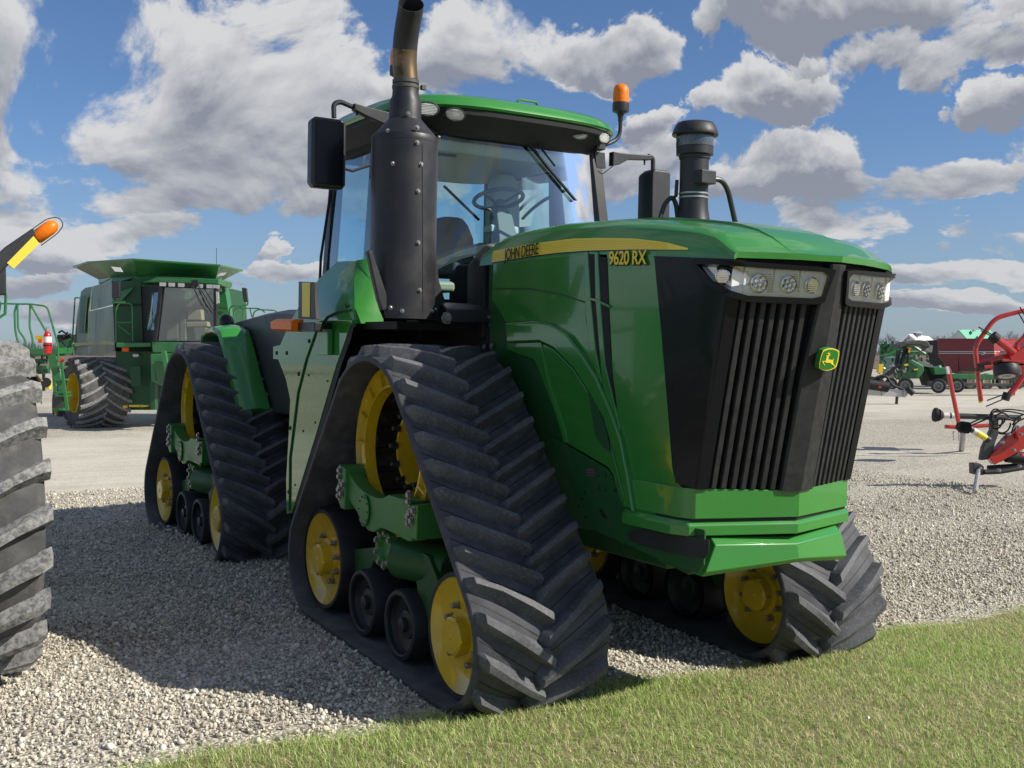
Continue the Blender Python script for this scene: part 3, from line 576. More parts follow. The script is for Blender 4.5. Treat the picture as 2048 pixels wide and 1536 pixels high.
fp = sidepoly('frame_side_plate', [(1085, 868), (1130, 888), (1215, 938), (1245, 985), (1262, 1028), (1285, 1036), (1409, 1060), (1407, 1130), (1396, 1146), (1326, 1128), (1315, 1117), (1225, 1078), (1190, 1062), (1120, 1050)], .575, .012, GD, bev=.003, both=False)
for (u, v) in ((1195, 948), (1209, 949), (1195, 975), (1209, 976)): hexbolt(fp, at(u, v, 'y', -.577), (0, -1, 0), .012, .010, GD)
for poly in ([(1223, 957), (1236, 944), (1238, 960), (1228, 962)], [(1226, 985), (1236, 966), (1246, 988), (1236, 982)], [(1197, 1018), (1203, 1018), (1213, 1036), (1211, 1038), (1202, 1030)]):
    MB().prism([at(u, v, 'y', -.578) for u, v in poly], (0, .003, 0)).build('frame_slot', BM, fp)
for u, v in ((1170, 985), (1164, 998), (1158, 1013), (1171, 1034)): MB().lathe([(.009, 0), (.009, .002)], at(u, v, 'y', -.577), (0, -1, 0), 10).build('frame_hole', BM, fp)
MB().prism([at(u, v, 'y', -.578) for u, v in ((1170, 935), (1190, 935), (1191, 954), (1170, 954))], (0, .002, 0)).build('data_plate', GREYF, fp)
for i in range(5): v = 938+i*3.2; MB().prism([at(u, w, 'y', -.5795) for u, w in ((1173+2*(i % 2), v), (1187, v), (1187, v+.9), (1173+2*(i % 2), v+.9))], (0, .001, 0)).build('plate_print', GALV, fp)

# ---- nose: grille surface helpers
Ct, Cb, Kt, Kb = np.array([2.045, 0, 2.245]), np.array([1.828, 0, 1.094]), np.array([1.895, -.565, 2.245]), np.array([1.665, -.556, 1.11])
Bt, Bb = np.array([1.356, -.600, 2.29]), np.array([1.560, -.592, 1.13])
nF = nrm(np.cross(Kt-Cb, Ct-Cb)); nF = nF if nF[0] > 0 else -nF
nS = nrm(np.cross(Bt-Kb, Kt-Kb)); nS = nS if nS[1] < 0 else -nS
def gs(a, b, off=0):   # nose surface: a in -1..1 across, b 0..1 up
    s_ = -1 if a < 0 else 1; k = abs(a); c0 = Cb+(Ct-Cb)*b; c1 = Kb+(Kt-Kb)*b; p = c0+(c1-c0)*k+nF*off; return np.array([p[0], p[1]*(1 if s_ < 0 else -1), p[2]])
def nose_hit(u, v, off=0):
    p = TF.hit(u, v, Cb, nF)
    t = (p[2]-Kb[2])/(Kt[2]-Kb[2]); yk = Kb[1]+(Kt[1]-Kb[1])*t; n_ = nF
    w = min(1, max(0, (p[1]-yk)/.10))*.5+.5
    if p[1] < yk: p = TF.hit(u, v, Kb, nS); xk = Kb[0]+(Kt[0]-Kb[0])*t; w = .5-.5*min(1, max(0, (xk-p[0])/.10))
    return p+nrm(nF*w+nS*(1-w))*off
# backing
m = MB(); B_ = [gs(a, b, -.05) for b, a in ((0, -1), (0, 0), (0, 1), (1, 1), (1, 0), (1, -1))]
m.add(B_, [(0, 1, 4, 5), (1, 2, 3, 4)]); bk = m.build('grille_screen', BM, TR, smooth=False)
# fine horizontal mesh wires on the screen
m = MB()
for sgn in (-1, 1):
    for i in range(110): b = .01+i*.98/110; p, q = gs(sgn*.02, b, -.046), gs(sgn*.98, b, -.046); m.bar(p, q, .0035, .003, upv=nF)
tag(m.build('mesh_wires', BS, bk, smooth=False), kind='stuff')
SL = [.265, .36, .455, .55, .645, .74, .835]
for sgn in (-1, 1):
    for a in SL:
        hw = .027; P = []
        for b in (0.004, .865): P.append([gs(sgn*(a-hw), b, -.045), gs(sgn*(a-hw), b, .004), gs(sgn*(a-hw+.006), b, .010), gs(sgn*(a+hw-.006), b, .010), gs(sgn*(a+hw), b, .004), gs(sgn*(a+hw), b, -.045)])
        MB().loft(P).build('grille_slat', BS, TR, bev=.0015)
# outer glossy grille panels wrapping to the side
for sgn in (-1, 1):
    f = lambda p: p if sgn < 0 else mir([p])[0]
    A = [gs(-.885, 0, .012), gs(-.885, .88, .012), gs(-.885, 1, .012), gs(-1, 1, .012), gs(-1, 0, .012)]
    k0, k1 = gs(-1, 0, .012)+np.array([.004, -.004, 0]), gs(-1, 1, .012)+np.array([.004, -.004, 0])
    rows = []
    for b in np.linspace(0, 1, 9):
        kk = k0+(k1-k0)*b; bb = (Bb+(Bt-Bb)*b)+np.array([0, -.006, 0]); fr_ = gs(-.885, b, .012); fi = gs(-.885, b, -.03)
        bulge = kk*.90+fr_*.05+bb*.05
        rows.append([fi, fr_, fr_*.4+kk*.6, kk*.93+fr_*.07, bulge, kk*.93+bb*.07, kk*.6+bb*.4, kk*.3+bb*.7, bb, bb+np.array([0, .04, 0])])
    MB().loft([[f(p) for p in r] for r in rows], cap=False, closed=False).build('grille_side_panel', BG, TR, ang=20)
    pts = [nose_hit(u, v, .0165) for u, v in ((1352, 677), (1405, 677), (1446, 690), (1432, 800), (1400, 955), (1372, 950), (1356, 800))]
# centre bar
P = []
for b, w in ((0.0, .205), (.5, .19), (.8, .15), (1.0, .085)): P.append([gs(-w, b, -.03), gs(-w, b, .016), gs(-w+.02, b, .024), gs(-.001, b, .026), gs(w-.02, b, .024), gs(w, b, .016), gs(w, b, -.03)])
MB().loft(P).build('grille_centre_bar', BS, TR, bev=.002, ang=15)
# headlights
bez_o = [(1388, 516), (1440, 519), (1540, 526), (1664, 535), (1638, 607), (1491, 602), (1458, 592), (1432, 576), (1409, 555)]
lens = [(1404.6, 528), (1450, 529.5), (1540, 536), (1652.7, 543), (1633, 595), (1488.7, 589), (1462, 580), (1431, 561.5)]
def ringsolid(o_, i_, f, d0, d1, name, mat, bev=.004):
    # both outlines resampled round a common centre
    def rs(poly, n=40):
        poly = np.array(poly); c = np.array([1528, 562]); out = []
        for k in range(n):
            a = 2*pi*k/n; d = np.array([cos(a), sin(a)]); best = None
            for i in range(len(poly)):
                p, q = poly[i], poly[(i+1) % len(poly)]; e = q-p; M2 = np.array([d, -e]).T
                if abs(np.linalg.det(M2)) < 1e-9: continue
                t, s_ = np.linalg.solve(M2, p-c)
                if t > 0 and -1e-6 <= s_ <= 1+1e-6 and (best is None or t < best): best = t
            out.append(c+d*best)
        return out
    # denser near long axis
    O_, I_ = rs(o_, 72), rs(i_, 72)
    a = [f(nose_hit(u, v, d1)) for u, v in O_]; b = [f(nose_hit(u, v, d1)) for u, v in I_]; c = [f(nose_hit(u, v, d0)) for u, v in I_]; d = [f(nose_hit(u, v, d0)) for u, v in O_]
    a2 = [f(nose_hit(u*.97+1528*.03, v*.95+562*.05, d1+.006)) for u, v in O_]
    return MB().loft([d, a, b, c], cap=False).build(name, mat, TR, ang=40), b, c
for sgn in (-1, 1):
    f = (lambda p: p) if sgn < 0 else (lambda p: mir([p])[0])
    hl, b, c = ringsolid(bez_o, lens, f, .0, .044, 'headlight', pm('bezel_black_%d' % (sgn+1), (.007, .008, .010), .35, spec=.25))
    cen = sum(b)/len(b)
    for LP in ([(1467, 529.5), (1540, 536), (1654, 542), (1634, 597), (1488, 591), (1462, 581)], [(1402, 526), (1467, 529.5), (1462, 581), (1430, 563)]):
        MB().add([f(nose_hit(u, v, .016+.020*(v-528)/65)) for u, v in LP], [tuple(range(len(LP)))]).build('reflector_panel', LR, hl, smooth=False)
    lensm = MB().add(b+[f(nose_hit(1528, 562, .050))], [(i, (i+1) % len(b), len(b)) for i in range(len(b))]).build('lens_cover', GLL, hl)
    outd = f(nF) if sgn < 0 else mir([nF])[0]
    for i, (u, v, r) in enumerate(((1449, 552, .036), (1511, 565, .047), (1570, 567, .044), (1616, 569, .040))):
        nn = nF if u > 1468 else nrm(nF*.6+nS*.4); nd = nn if sgn < 0 else mir([nn])[0]; p = f(nose_hit(u, v, .030 if i else .022))
        MB().lathe([(r, -.002), (r, .009), (r*.9, .011), (r*.86, .004), (r*.4, .003), (.001, .005)], p, nd, 28, cap=False).build('lamp_rim', CH, hl, ang=25)
        u1, v1, _ = basis(nd)
        m = MB()
        if i in (1, 2):
            for k in range(6): a = 2*pi*k/6+.3; m.lathe([(r*.27, .004), (r*.25, .014), (r*.08, .011), (.001, .011)], p+(u1*cos(a)+v1*sin(a))*r*.55, nd, 12, cap=False)
            m.lathe([(r*.27, .004), (r*.25, .014), (.001, .011)], p, nd, 12, cap=False)
        else:
            for k in range(-3, 4): h = r*.8*sqrt(1-(k/4)**2); q = p+np.array([0, 0, k*r*.24])+nd*.016; lat = nrm(np.cross(nd, (0, 0, 1))); m.bar(q-lat*h, q+lat*h, .006, .008, upv=nd)
        m.build('lamp_optic', CH, hl, ang=20)
    for u0, u1_ in ((1482, 1486), (1540, 1545), (1592, 1597)):
        m = MB(); P4 = [f(nose_hit(u, v, .020)) for u, v in ((u0+4, 534 if u0 < 1500 else 538), (u1_+4, 534 if u0 < 1500 else 538), (u1_-4, 591), (u0-4, 590))]; m.prism(P4, outd*.014); m.build('reflector_rib', LR, hl, bev=.002)
    m = MB()
    for (ua, ub) in ((1525, 1538), (1582, 1590)):
        for k in range(9):
            v = 547+k*4.2; 
            if f is None: continue
            m.bar(f(nose_hit(ua+k*.2, v, .019+.020*(v-528)/65)), f(nose_hit(ub+k*.2, v+.8, .019+.020*(v-528)/65)), .0025, .003, upv=outd)
    m.build('reflector_flutes', CREAM, hl, smooth=False)
# badge
bc = gs(0, .588, .024)
def onb(px, off): return [TF.hit(u, v, gs(0, .5, off), nrm(np.array([nF[0], 0, nF[2]]))) for u, v in px]
Z2 = lambda L: [(1580+x*.078125, 660+y*.078125) for x, y in L]
bo = Z2([(850, 520), (980, 470), (1080, 465), (1180, 490), (1262, 535), (1262, 640), (1240, 780), (1200, 920), (1160, 975), (1050, 1025), (940, 1045), (840, 1030), (755, 985), (752, 900), (770, 780), (805, 640)])
bi = Z2([(875, 545), (985, 500), (1080, 497), (1170, 518), (1236, 555), (1236, 650), (1215, 780), (1170, 910), (1138, 958), (1040, 1000), (940, 1018), (850, 1005), (780, 970), (778, 890), (797, 780), (830, 650)])
bd = MB().prism(onb(bo, .062), (-.032, 0, .007)).build('badge', pm('badge_body', (.03, .20, .03), .35), TR, bev=.003)
MB().prism(onb(bo, .0645), (-.003, 0, 0)).build('badge_rim', DYE, bd, bev=.001)
MB().prism(onb(bi, .0665), (-.004, 0, 0)).build('badge_face', pm('badge_green', (.02, .19, .02), .35), bd)
deer = [(905, 905), (885, 905), (860, 870), (832, 825), (835, 800), (860, 795), (905, 795), (920, 780), (925, 740), (950, 680), (925, 672), (925, 660), (955, 655), (985, 640), (990, 610), (960, 605), (935, 612), (945, 600), (970, 598), (935, 585), (975, 590), (985, 585), (978, 550), (992, 585), (1008, 590), (1022, 575), (1018, 540), (1028, 575), (1022, 600), (1010, 618), (1010, 632), (1042, 630), (1035, 642), (1010, 652), (1000, 670), (990, 700), (985, 730), (990, 755), (1040, 762), (1085, 768), (1100, 760), (1105, 735), (1098, 712), (1112, 730), (1115, 765), (1105, 785), (1108, 830), (1112, 870), (1135, 890), (1150, 920), (1160, 945), (1148, 945), (1125, 912), (1098, 895), (1065, 880), (1045, 850), (1000, 840), (950, 842), (915, 830), (895, 815), (870, 812), (858, 825), (875, 860)]
MB().prism(onb(Z2(deer), .0690), (-.003, 0, 0)).build('deer_emblem', DYE, bd, smooth=False)

# ---- chin and bumpers
def band(name, plan_px, zt_, zb_, mat, prot=0, bev=.006, depth=.05, topin=0, par=None):
    """plan: list of (x,y) from side to apex on the right, mirrored"""
    R_ = [np.array(p) for p in plan_px]; full = R_+[np.array([p[0], -p[1]]) for p in R_[:-1]][::-1]
    rows = []
    for i, p in enumerate(full):
        a = full[max(0, i-1)]; b = full[min(len(full)-1, i+1)]; d = nrm(b-a); nn = np.array([d[1], -d[0]]); nn = nn if np.dot(nn, p-np.array([.6, 0])) > 0 else -nn
        zt1 = zt_(p) if callable(zt_) else zt_; zb1 = zb_(p) if callable(zb_) else zb_
        o = p+nn*prot; ii = p-nn*depth; tp = o-nn*topin
        rows.append([(ii[0], ii[1], zt1), (tp[0], tp[1], zt1), (o[0], o[1], zt1-(topin*1.1)), (o[0], o[1], zb1+.0), (ii[0], ii[1], zb1)])
    return MB().loft(rows).build(name, mat, par or TR, bev=bev, ang=20)
pl = [(1.15, -.606), (1.55, -.596), (1.615, -.583), (1.66, -.552), (1.829, 0)]
band('nose_chin', pl, lambda p: 1.094+.016*min(1, abs(p[1])/.55), .955, G, .006, bev=.005)
band('chin_seal', [(1.18, -.600), (1.56, -.59), (1.64, -.56), (1.82, 0)], .957, .940, BM, .004, bev=0)
bp = band('upper_bumper', [(1.155, -.60), (1.20, -.615), (1.56, -.606), (1.635, -.575), (1.812, 0)], .945, .868, G, .02, bev=.006, topin=.022)
bt = [(1.42, -.575), (1.62, -.51), (1.80, 0)]
lb0 = [at(1425, 1079, 'y', -.50), at(1592, 1074, 'y', 0.0)]
m = MB(); rows = []
for (tx, ty, tz), (bx, by, bz) in (((1.685, -.455, .860), (1.665, -.515, .660)), ((1.80, 0, .849), (1.80, 0, .712)), ((1.685, .455, .860), (1.665, .515, .660))):
    rows.append([(tx-.25, ty*1.0, tz), (tx-.01, ty, tz), (tx+.03, ty*1.005, tz-.035), (bx+.045, by, bz+.03), (bx+.02, by, bz+.004), (bx-.25, by, bz+.01)])
m.loft(rows).build('lower_bumper', G, TR, bev=.006, ang=20)
sidepoly('frame_recess_plate', [(1255, 1066), (1284, 1056), (1418, 1080), (1417, 1104), (1408, 1118), (1330, 1103), (1280, 1090), (1257, 1079)], .5785, .004, BP, bev=.001, ysmap=False, both=False)
MB().box((1.2, -.5, .70), (1.62, .5, .92)).build('front_weight_block', GD, TR, bev=.01)
MB().box((-3.2, -.42, .62), (1.3, .42, 1.05)).build('main_frame', GD, TR, bev=.02)
for x in (-.3, -4.5): MB().cyl((x, -.75, 1.12), (x, .75, 1.12), .16, n=24).build('axle', GD, TR)

# ---- cab
def sring(cx, hx, hy, z, e=3.6, n=48, fx=0):
    out = []
    for k in range(n):
        a = 2*pi*k/n; c_, s_ = cos(a), sin(a); r = (abs(c_)**e+abs(s_)**e)**(-1/e); out.append(np.array([cx+hx*r*c_+(fx if c_ > 0 else 0)*abs(c_), hy*r*s_, z]))
    return out
RC = -1.79; HX, HY = 1.02, .975
roof = MB().loft([sring(RC, HX, HY, 3.435, fx=.03), sring(RC, HX+.012, HY+.012, 3.45, fx=.03), sring(RC, HX-.005, HY-.005, 3.490, fx=.03), sring(RC, HX-.06, HY-.05, 3.54), sring(RC-.03, HX-.22, HY-.18, 3.585), sring(RC-.05, HX*.5, HY*.5, 3.61)]).build('cab_roof', G, TR, ang=50)
MB().loft([sring(RC, HX-.01, HY-.01, 3.43, fx=.03), sring(RC, HX-.015, HY-.01, 3.395, fx=.03), sring(RC-.02, HX-.09, HY-.06, 3.335, fx=.03), sring(RC-.03, HX-.15, HY-.09, 3.285, fx=.02), sring(RC-.08, HX-.24, HY-.13, 3.275)]).build('roof_underside', BM, TR, ang=35)
MB().tube(arc_path([at(1035, 203, 'x', -1.3), at(1038, 199, 'x', -1.3), at(1072, 205, 'x', -1.3), at(1075, 210, 'x', -1.3)], .02), .010, 6).build('antenna_bracket', G, roof)
for u, v, r, k in ((853, 218, .078, 0), (908, 229, .072, 1), (1156, 267, .072, 1), (1203, 275, .070, 0)):
    p = TF.hit(u, v, (-.79 if 900 < u < 1180 else -.835, 0, 3.425), nrm((.66, 0, -.75))); nd = nrm((1, -.25 if u < 900 else -.1 if u < 1000 else -.05 if u < 1180 else .35, -.22)); u1, v1, _ = basis(nd)
    S_ = MB(); k2 = 24; lat = nrm(np.cross((0, 0, 1), nd)); upv = np.cross(nd, lat)
    el = lambda f, d: [p+lat*r*f*cos(a)+upv*r*.60*f*sin(a)+nd*(d+.012) for a in np.linspace(0, 2*pi, k2, endpoint=False)]
    S_.loft([el(1.12, -.03), el(1.12, .008), el(1.0, .016), el(.97, .008)], cap=False); lo = S_.build('roof_light', BP, TR)
    MB().loft([el(.98, .006), el(.8, .012), el(.45, .016), el(.02, .017)]).build('light_lens', LW, lo)
    m = MB()
    for q in range(-3, 4): h = r*.9*sqrt(max(0, 1-(q/4)**2)); m.bar(p-lat*h+upv*q*r*.13+nd*.028, p+lat*h+upv*q*r*.13+nd*.028, .004, .004, upv=nd)
    m.build('lens_ribs', GREYI if k else WHT, lo, smooth=False)
# posts and frame
FX = -1.05
LT = at(1167, 300, 'x', FX); LB = at(1187, 450, 'x', FX+.10)
yT, yB = .72, .80
posts = [((FX, yT, 3.30), (FX+.10, yB, 2.14)), ]
for sgn in (-1, 1):
    MB().loft([[(x-.05, sgn*(y-.055), z), (x+.035, sgn*(y-.045), z), (x+.03, sgn*(y+.045), z), (x-.07, sgn*(y+.06), z)] for x, y, z in ((FX, yT, 3.32), (FX+.06, .765, 2.8), (FX+.10, .80, 2.12))]).build('cab_post', BP, TR, bev=.008)
    MB().loft([[(x-.05, sgn*(y-.05), z), (x+.05, sgn*(y-.05), z), (x+.05, sgn*(y+.04), z), (x-.05, sgn*(y+.04), z)] for x, y, z in ((-2.58, .74, 3.34), (-2.62, .80, 2.12))]).build('cab_post', BP, TR, bev=.008)
    MB().loft([[(x-.03, sgn*(y-.03), z), (x+.03, sgn*(y-.03), z), (x+.03, sgn*(y+.02), z), (x-.03, sgn*(y+.02), z)] for x, y, z in ((-1.72, .80, 3.32), (-1.74, .86, 2.12))]).build('door_post', BP, TR, bev=.006)
    MB().box((-2.62, sgn*.62, 2.04), (-.95, sgn*.86, 2.16)).build('cab_sill', BP, TR, bev=.015)
MB().bar((FX, -.76, 3.315), (FX, .76, 3.315), .06, .06).build('cab_header', BP, TR)
MB().bar((-2.58, -.76, 3.31), (-2.58, .76, 3.31), .06, .07).build('cab_header', BP, TR)
MB().bar((-2.60, -.80, 2.12), (-2.60, .80, 2.12), .06, .1).build('cab_sill', BP, TR)
# glass
def gpanel(name, P, mat, th): return MB().prism(P, th).build(name, mat, TR, smooth=False)
m = MB(); rows = []
for z, x0, yh in ((3.29, FX+.02, .69), (2.9, FX+.055, .71), (2.5, FX+.09, .745), (2.12, FX+.115, .765)): rows.append([np.array([x0+.05*(1-(y/yh)**2), y, z]) for y in np.linspace(-yh, yh, 13)])
m.loft(rows, cap=False, closed=False); m.build('windshield', GL, TR)
rows = []
for z, x1, yb in ((3.27, -2.55, .76), (2.9, -2.56, .80), (2.5, -2.58, .84), (2.13, -2.60, .85)): rows.append([np.array([-1.08+.06*(3.3-z)+(x1+1.08)*t, yb+.05*sin(pi*t), z]) for t in np.linspace(0, 1, 13)])
for sgn in (-1, 1): MB().loft([[(p[0], sgn*p[1], p[2]) for p in r] for r in rows], cap=False, closed=False).build('side_window', GLS if sgn < 0 else GL, TR)
MB().loft([[(-2.59, y, z) for y in (-.72, 0, .72)] for z in (2.15, 3.27)], cap=False, closed=False).build('rear_window', GL, TR)
# window frame strips
for sgn in (-1, 1):
    MB().tube([(-1.08, sgn*.775, 3.27), (-1.6, sgn*.82, 3.28), (-2.55, sgn*.775, 3.27), (-2.60, sgn*.865, 2.5), (-2.61, sgn*.87, 2.2)], .012, 6).build('window_seal', BM, TR)
# interior
MB().loft([sring(-1.82, .72, .66, 3.262, 4), sring(-1.82, .66, .6, 3.20, 4)]).build('headliner', CREAM, TR)
MB().box((-1.10, -.66, 3.17), (-1.04, .68, 3.262)).build('sun_visor_roller', CREAM, TR, bev=.02)
MB().box((-2.60, -.72, 2.0), (-1.0, .72, 2.06)).build('cab_floor', BM, TR)
seat = MB().loft([[(-1.98+dx_, y*w, z) for dx_, y in ((-.10, -.22), (.02, -.22), (.06, -.12), (.06, .12), (.02, .22), (-.10, .22))] for z, w in ((2.44, .85), (2.55, 1.0), (2.68, .92), (2.78, .70), (2.84, .42))]).build('operator_seat', SEATM, TR, bev=.03)
MB().box((-1.98, -.26, 2.34), (-1.48, .26, 2.47)).build('seat_cushion', SEATM, seat, bev=.04)
MB().box((-2.3, -.68, 2.1), (-1.75, -.36, 2.42)).build('side_console', SEATM, TR, bev=.03)
pb = at(905, 470, 'x', -1.9)
pb = at(1012, 400, 'x', -1.72)
MB().loft([[(-1.75+d, pb[1]+y*w, z) for d, y in ((-.07, -.15), (-.02, -.17), (.05, -.13), (.05, .13), (-.02, .17), (-.07, .15))] for z, w in ((2.3, 1.), (2.9, .92), (3.00, .85), (3.10, .80), (3.16, .62), (3.19, .35))]).build('windshield_reflection_body', REFL, TR, bev=.03)  # pale seat-like body added to stand in for a reflection on the windshield
MB().loft([[(x, -.52+y, z) for y, z in ((-.12, 2.19), (-.12, 2.27), (.12, 2.27), (.12, 2.19))] for x in (-1.5, -1.15)]).build('arm_pad', CREAM, TR, bev=.03)
wc = at(997, 398, 'x', -1.42); wn = nrm((-.30, 0, 1)); u1, v1, _ = basis(wn)
sw = MB().tube([wc+(u1*cos(a)+v1*sin(a))*.19 for a in np.linspace(0, 2*pi, 36, endpoint=False)], .016, 10, closed=True).build('steering_wheel', GREYI, TR)
m = MB()
for a in (.4, 2.2, 4.6): m.bar(wc+(u1*cos(a)+v1*sin(a))*.18, wc-wn*.05, .03, .012)
m.cyl(wc-wn*.07, wc-wn*.02, .045, n=16); m.build('wheel_spoke', GREYI, sw)
cb = wc+np.array([.12, 0, -.40]); MB().loft([[c+np.array([dx_*w, dy_*w, 0]) for dx_, dy_ in ((-.06, -.07), (.06, -.07), (.06, .07), (-.06, .07))] for c, w in ((wc-wn*.07, .6), (wc-wn*.14, 1.0), (wc-wn*.25, 1.1), (cb, 1.5))]).build('steering_column', GREYI, TR, bev=.012)
MB().box(wc+np.array([-.02, -.12, -.27]), wc+np.array([.10, .13, -.21])).build('dash_display', WHT, TR, bev=.015)
MB().loft([[(x, y-.035, z-.05), (x+.03, y+.035, z-.05), (x+.02, y+.035, z+.02), (x-.02, y-.035, z+.02)] for x, y, z in ((-1.02, -.72, 2.36), (-1.08, -.45, 2.47), (-1.12, -.2, 2.54), (-1.14, .1, 2.58), (-1.1, .5, 2.52))]).build('dashboard_hoop', BM, TR, bev=.01)
MB().loft([[(-1.55, -.16+y, z) for y, z in ((-.09, 2.1), (-.09, 2.42), (.2, 2.50), (.34, 2.1))], [(-1.10, -.05+y, z) for y, z in ((-.05, 2.1), (-.03, 2.40), (.28, 2.44), (.36, 2.1))]]).build('dashboard', BM, TR, bev=.02)
MB().box(at(872, 275, 'x', -1.2)+np.array([0, -.01, -.13]), at(912, 275, 'x', -1.2)+np.array([.03, 0, 0])).build('interior_mirror', GREYF, TR, bev=.015)
# cowl and firewall
MB().loft([[(-.44, y, z) for y, z in ((-.585, 1.85), (-.585, 2.36), (-.50, 2.46), (.50, 2.46), (.585, 2.36), (.585, 1.85))], [(-.62, y, z) for y, z in ((-.56, 1.85), (-.56, 2.40), (-.46, 2.50), (.46, 2.50), (.56, 2.40), (.56, 1.85))], [(-.92, y, z) for y, z in ((-.44, 1.85), (-.44, 2.36), (-.36, 2.47), (.36, 2.47), (.44, 2.36), (.44, 1.85))]]).build('rear_cowl', BM, TR, bev=.02)
MB().box((-1.04, -.76, 1.85), (-.97, .76, 2.13)).build('firewall', BM, TR)
# deck beside the hood
f0 = [at(u, v, 'x', -.40) for u, v in ((895, 646), (893, 618), (1011, 622), (1012, 647))]
b0 = [p.copy() for p in f0]
for p in b0: p[0] = -1.0
b0[1][2] += .07; b0[2][2] += .07; mid = [p.copy() for p in f0]
for p in mid: p[0] = -.47
mid[1][2] += .035; mid[2][2] += .035
MB().loft([f0, mid, b0]).build('side_deck', BP, TR, bev=.012)
dk = at(893, 636, 'x', -.39); hexbolt(TR, dk, (1, 0, 0), .028, .03, ZB)
hexbolt(TR, at(978, 634, 'x', -.395), (1, 0, 0), .010, .01, ZB)
# exhaust
EX = np.array([-.55, -1.035]); r0 = .186
zz = lambda v: float(at(806, v, 'x', EX[0]-.0)[2])
yl, yr = at(741, 400, 'x', EX[0])[1], at(872, 400, 'x', EX[0])[1]; EX[1] = (yl+yr)/2; r0 = (yr-yl)/2*.915
O = (EX[0], EX[1], 0); UP = (0, 0, 1)
rn = r0*60/131
z_b, z_s, z_n = zz(632)-.02, zz(281), zz(234)
mfm = MB(); rings = []; vdx = nrm(np.array([CAMP[0]-EX[0], CAMP[1]-EX[1], 0])); ltx = np.array([vdx[1], -vdx[0], 0]); zc_ = zz(505)
for r_, z_ in ((r0*.955, z_b+.03), (r0, z_b), (r0, z_b+.10), (r0, z_b+.2), (r0, z_b+.3), (r0, zc_), (r0, z_s-.02), (r0*1.005, z_s-.02), (r0*1.01, z_s), (r0*.98, z_s+.02), (rn*1.12, z_n-.02)):
    rg_ = []; lim = r0*(1.0-.52*max(0, min(1, (zc_-z_)/(zc_-z_b))))
    for k in range(56):
        a = 2*pi*k/56; d_ = np.array([cos(a), sin(a), 0])*r_; l_ = np.dot(d_, ltx)
        if l_ > lim: d_ = d_-ltx*(l_-lim)
        rg_.append(np.array([EX[0], EX[1], z_])+d_)
    rings.append(rg_)
mf = mfm.loft(rings, cap=False).build('exhaust_shield', BE, TR, ang=22)
MB().lathe([(r0*.62, z_b+.06), (r0*.4, z_b+.25)], O, UP, 40).build('shield_floor', BM, mf)
MB().lathe([(rn*1.12, z_n-.03), (rn*1.06, z_n), (rn*1.06, zz(205)), (rn*.88, zz(192)), (rn*.86, zz(178))], O, UP, 32, cap=False).build('exhaust_neck', BE, mf, ang=25)
MB().lathe([(rn*.86, zz(178)), (rn*.90, zz(177)), (rn*.90, zz(171)), (rn*.80, zz(170)), (rn*.80, zz(168)), (rn*.88, zz(167)), (rn*.88, zz(160)), (rn*.78, zz(159))], O, UP, 32, cap=False).build('clamp_band', GREYF, mf)
MB().box((EX[0]+.03, EX[1]+rn*.9, zz(177)), (EX[0]+.06, EX[1]+rn*.9+.03, zz(168))).build('clamp_bolt', GREYF, mf)
pr_ = rn*.80; path = []; z0 = zz(160); n_ = 32; NP = 26
vd = nrm(np.array([CAMP[0]-EX[0], CAMP[1]-EX[1], 0])); lt_ = np.array([-vd[1], vd[0], 0])
for t in np.linspace(0, 1, NP):
    bend = max(0, t-.15)/.85; path.append(np.array([EX[0], EX[1], z0])+np.array([0, 0, .44*t])+lt_*(-.012*sin(pi*min(1, t*1.1))-.03*bend**2)+np.array([1., -.1, 0])*.16*bend**2)
rings = []
for i, p in enumerate(path):
    t = nrm(path[min(i+1, NP-1)]-path[max(i-1, 0)]); u_ = nrm(np.cross((0, 1, 0), t)); w_ = np.cross(t, u_); rings.append([p+(u_*cos(2*pi*k/n_)+w_*sin(2*pi*k/n_))*pr_*(1.0+.03*i/NP) for k in range(n_)])
tl = nrm(path[-1]-path[-3]); cutn = nrm(nrm(vd+np.array([.0, .10, 0]))*.78+np.array([0, 0, .62])); cutp = D_exh = path[-1]+tl*.0
keep = [r for r in rings if all(np.dot(q-cutp, cutn) < -.004 for q in r)]
last = [q-tl*(np.dot(q-cutp, cutn)/np.dot(tl, cutn)) for q in rings[-1]]
inner = []
for r in keep+[last]: c_ = sum(np.array(q) for q in r)/n_; inner.append([c_+(q-c_)*.95 for q in r])
MB().loft(keep[:12], cap=False).build('exhaust_base_pipe', RUST, mf, ang=60)
MB().loft(keep[11:]+[last], cap=False).build('exhaust_pipe', BE, mf, ang=60)
MB().loft([last]+inner[::-1], cap=False).build('pipe_lining', BM, mf)
cazi = atan2(CAMP[1]-EX[1], CAMP[0]-EX[0])
def onex(u, v, rr=None):
    p = at(u, v, 'x', EX[0]); s_ = (p[1]-EX[1])/.915/r0; s_ = max(-.99, min(.99, s_)); a = cazi+math.asin(s_); return np.array([EX[0]+cos(a)*r0, EX[1]+sin(a)*r0, p[2]+(cos(a)*r0)*0]), np.array([cos(a), sin(a), 0.])
for u, v in ((829, 298), (835, 340), (790, 336), (830, 392), (830, 492), (832, 584), (766, 548), (786, 617), (804, 624), (852, 624), (861, 620), (782, 270), (829, 269), (865, 281), (819, 236)):
    p, d = onex(u, v); 
    if v < 240: p = np.array([EX[0]+d[0]*rn*1.2, EX[1]+d[1]*rn*1.2, p[2]])
    hexbolt(mf, p, d, .0105, .014, ZB, 'shield_bolt')
pA = [onex(837, v)[0] for v in (300, 625)]; dA = onex(837, 400)[1]; MB().bar(pA[0]+dA*.001, pA[1]+dA*.001, .003, .004, upv=dA).build('shield_seam', BM, mf)
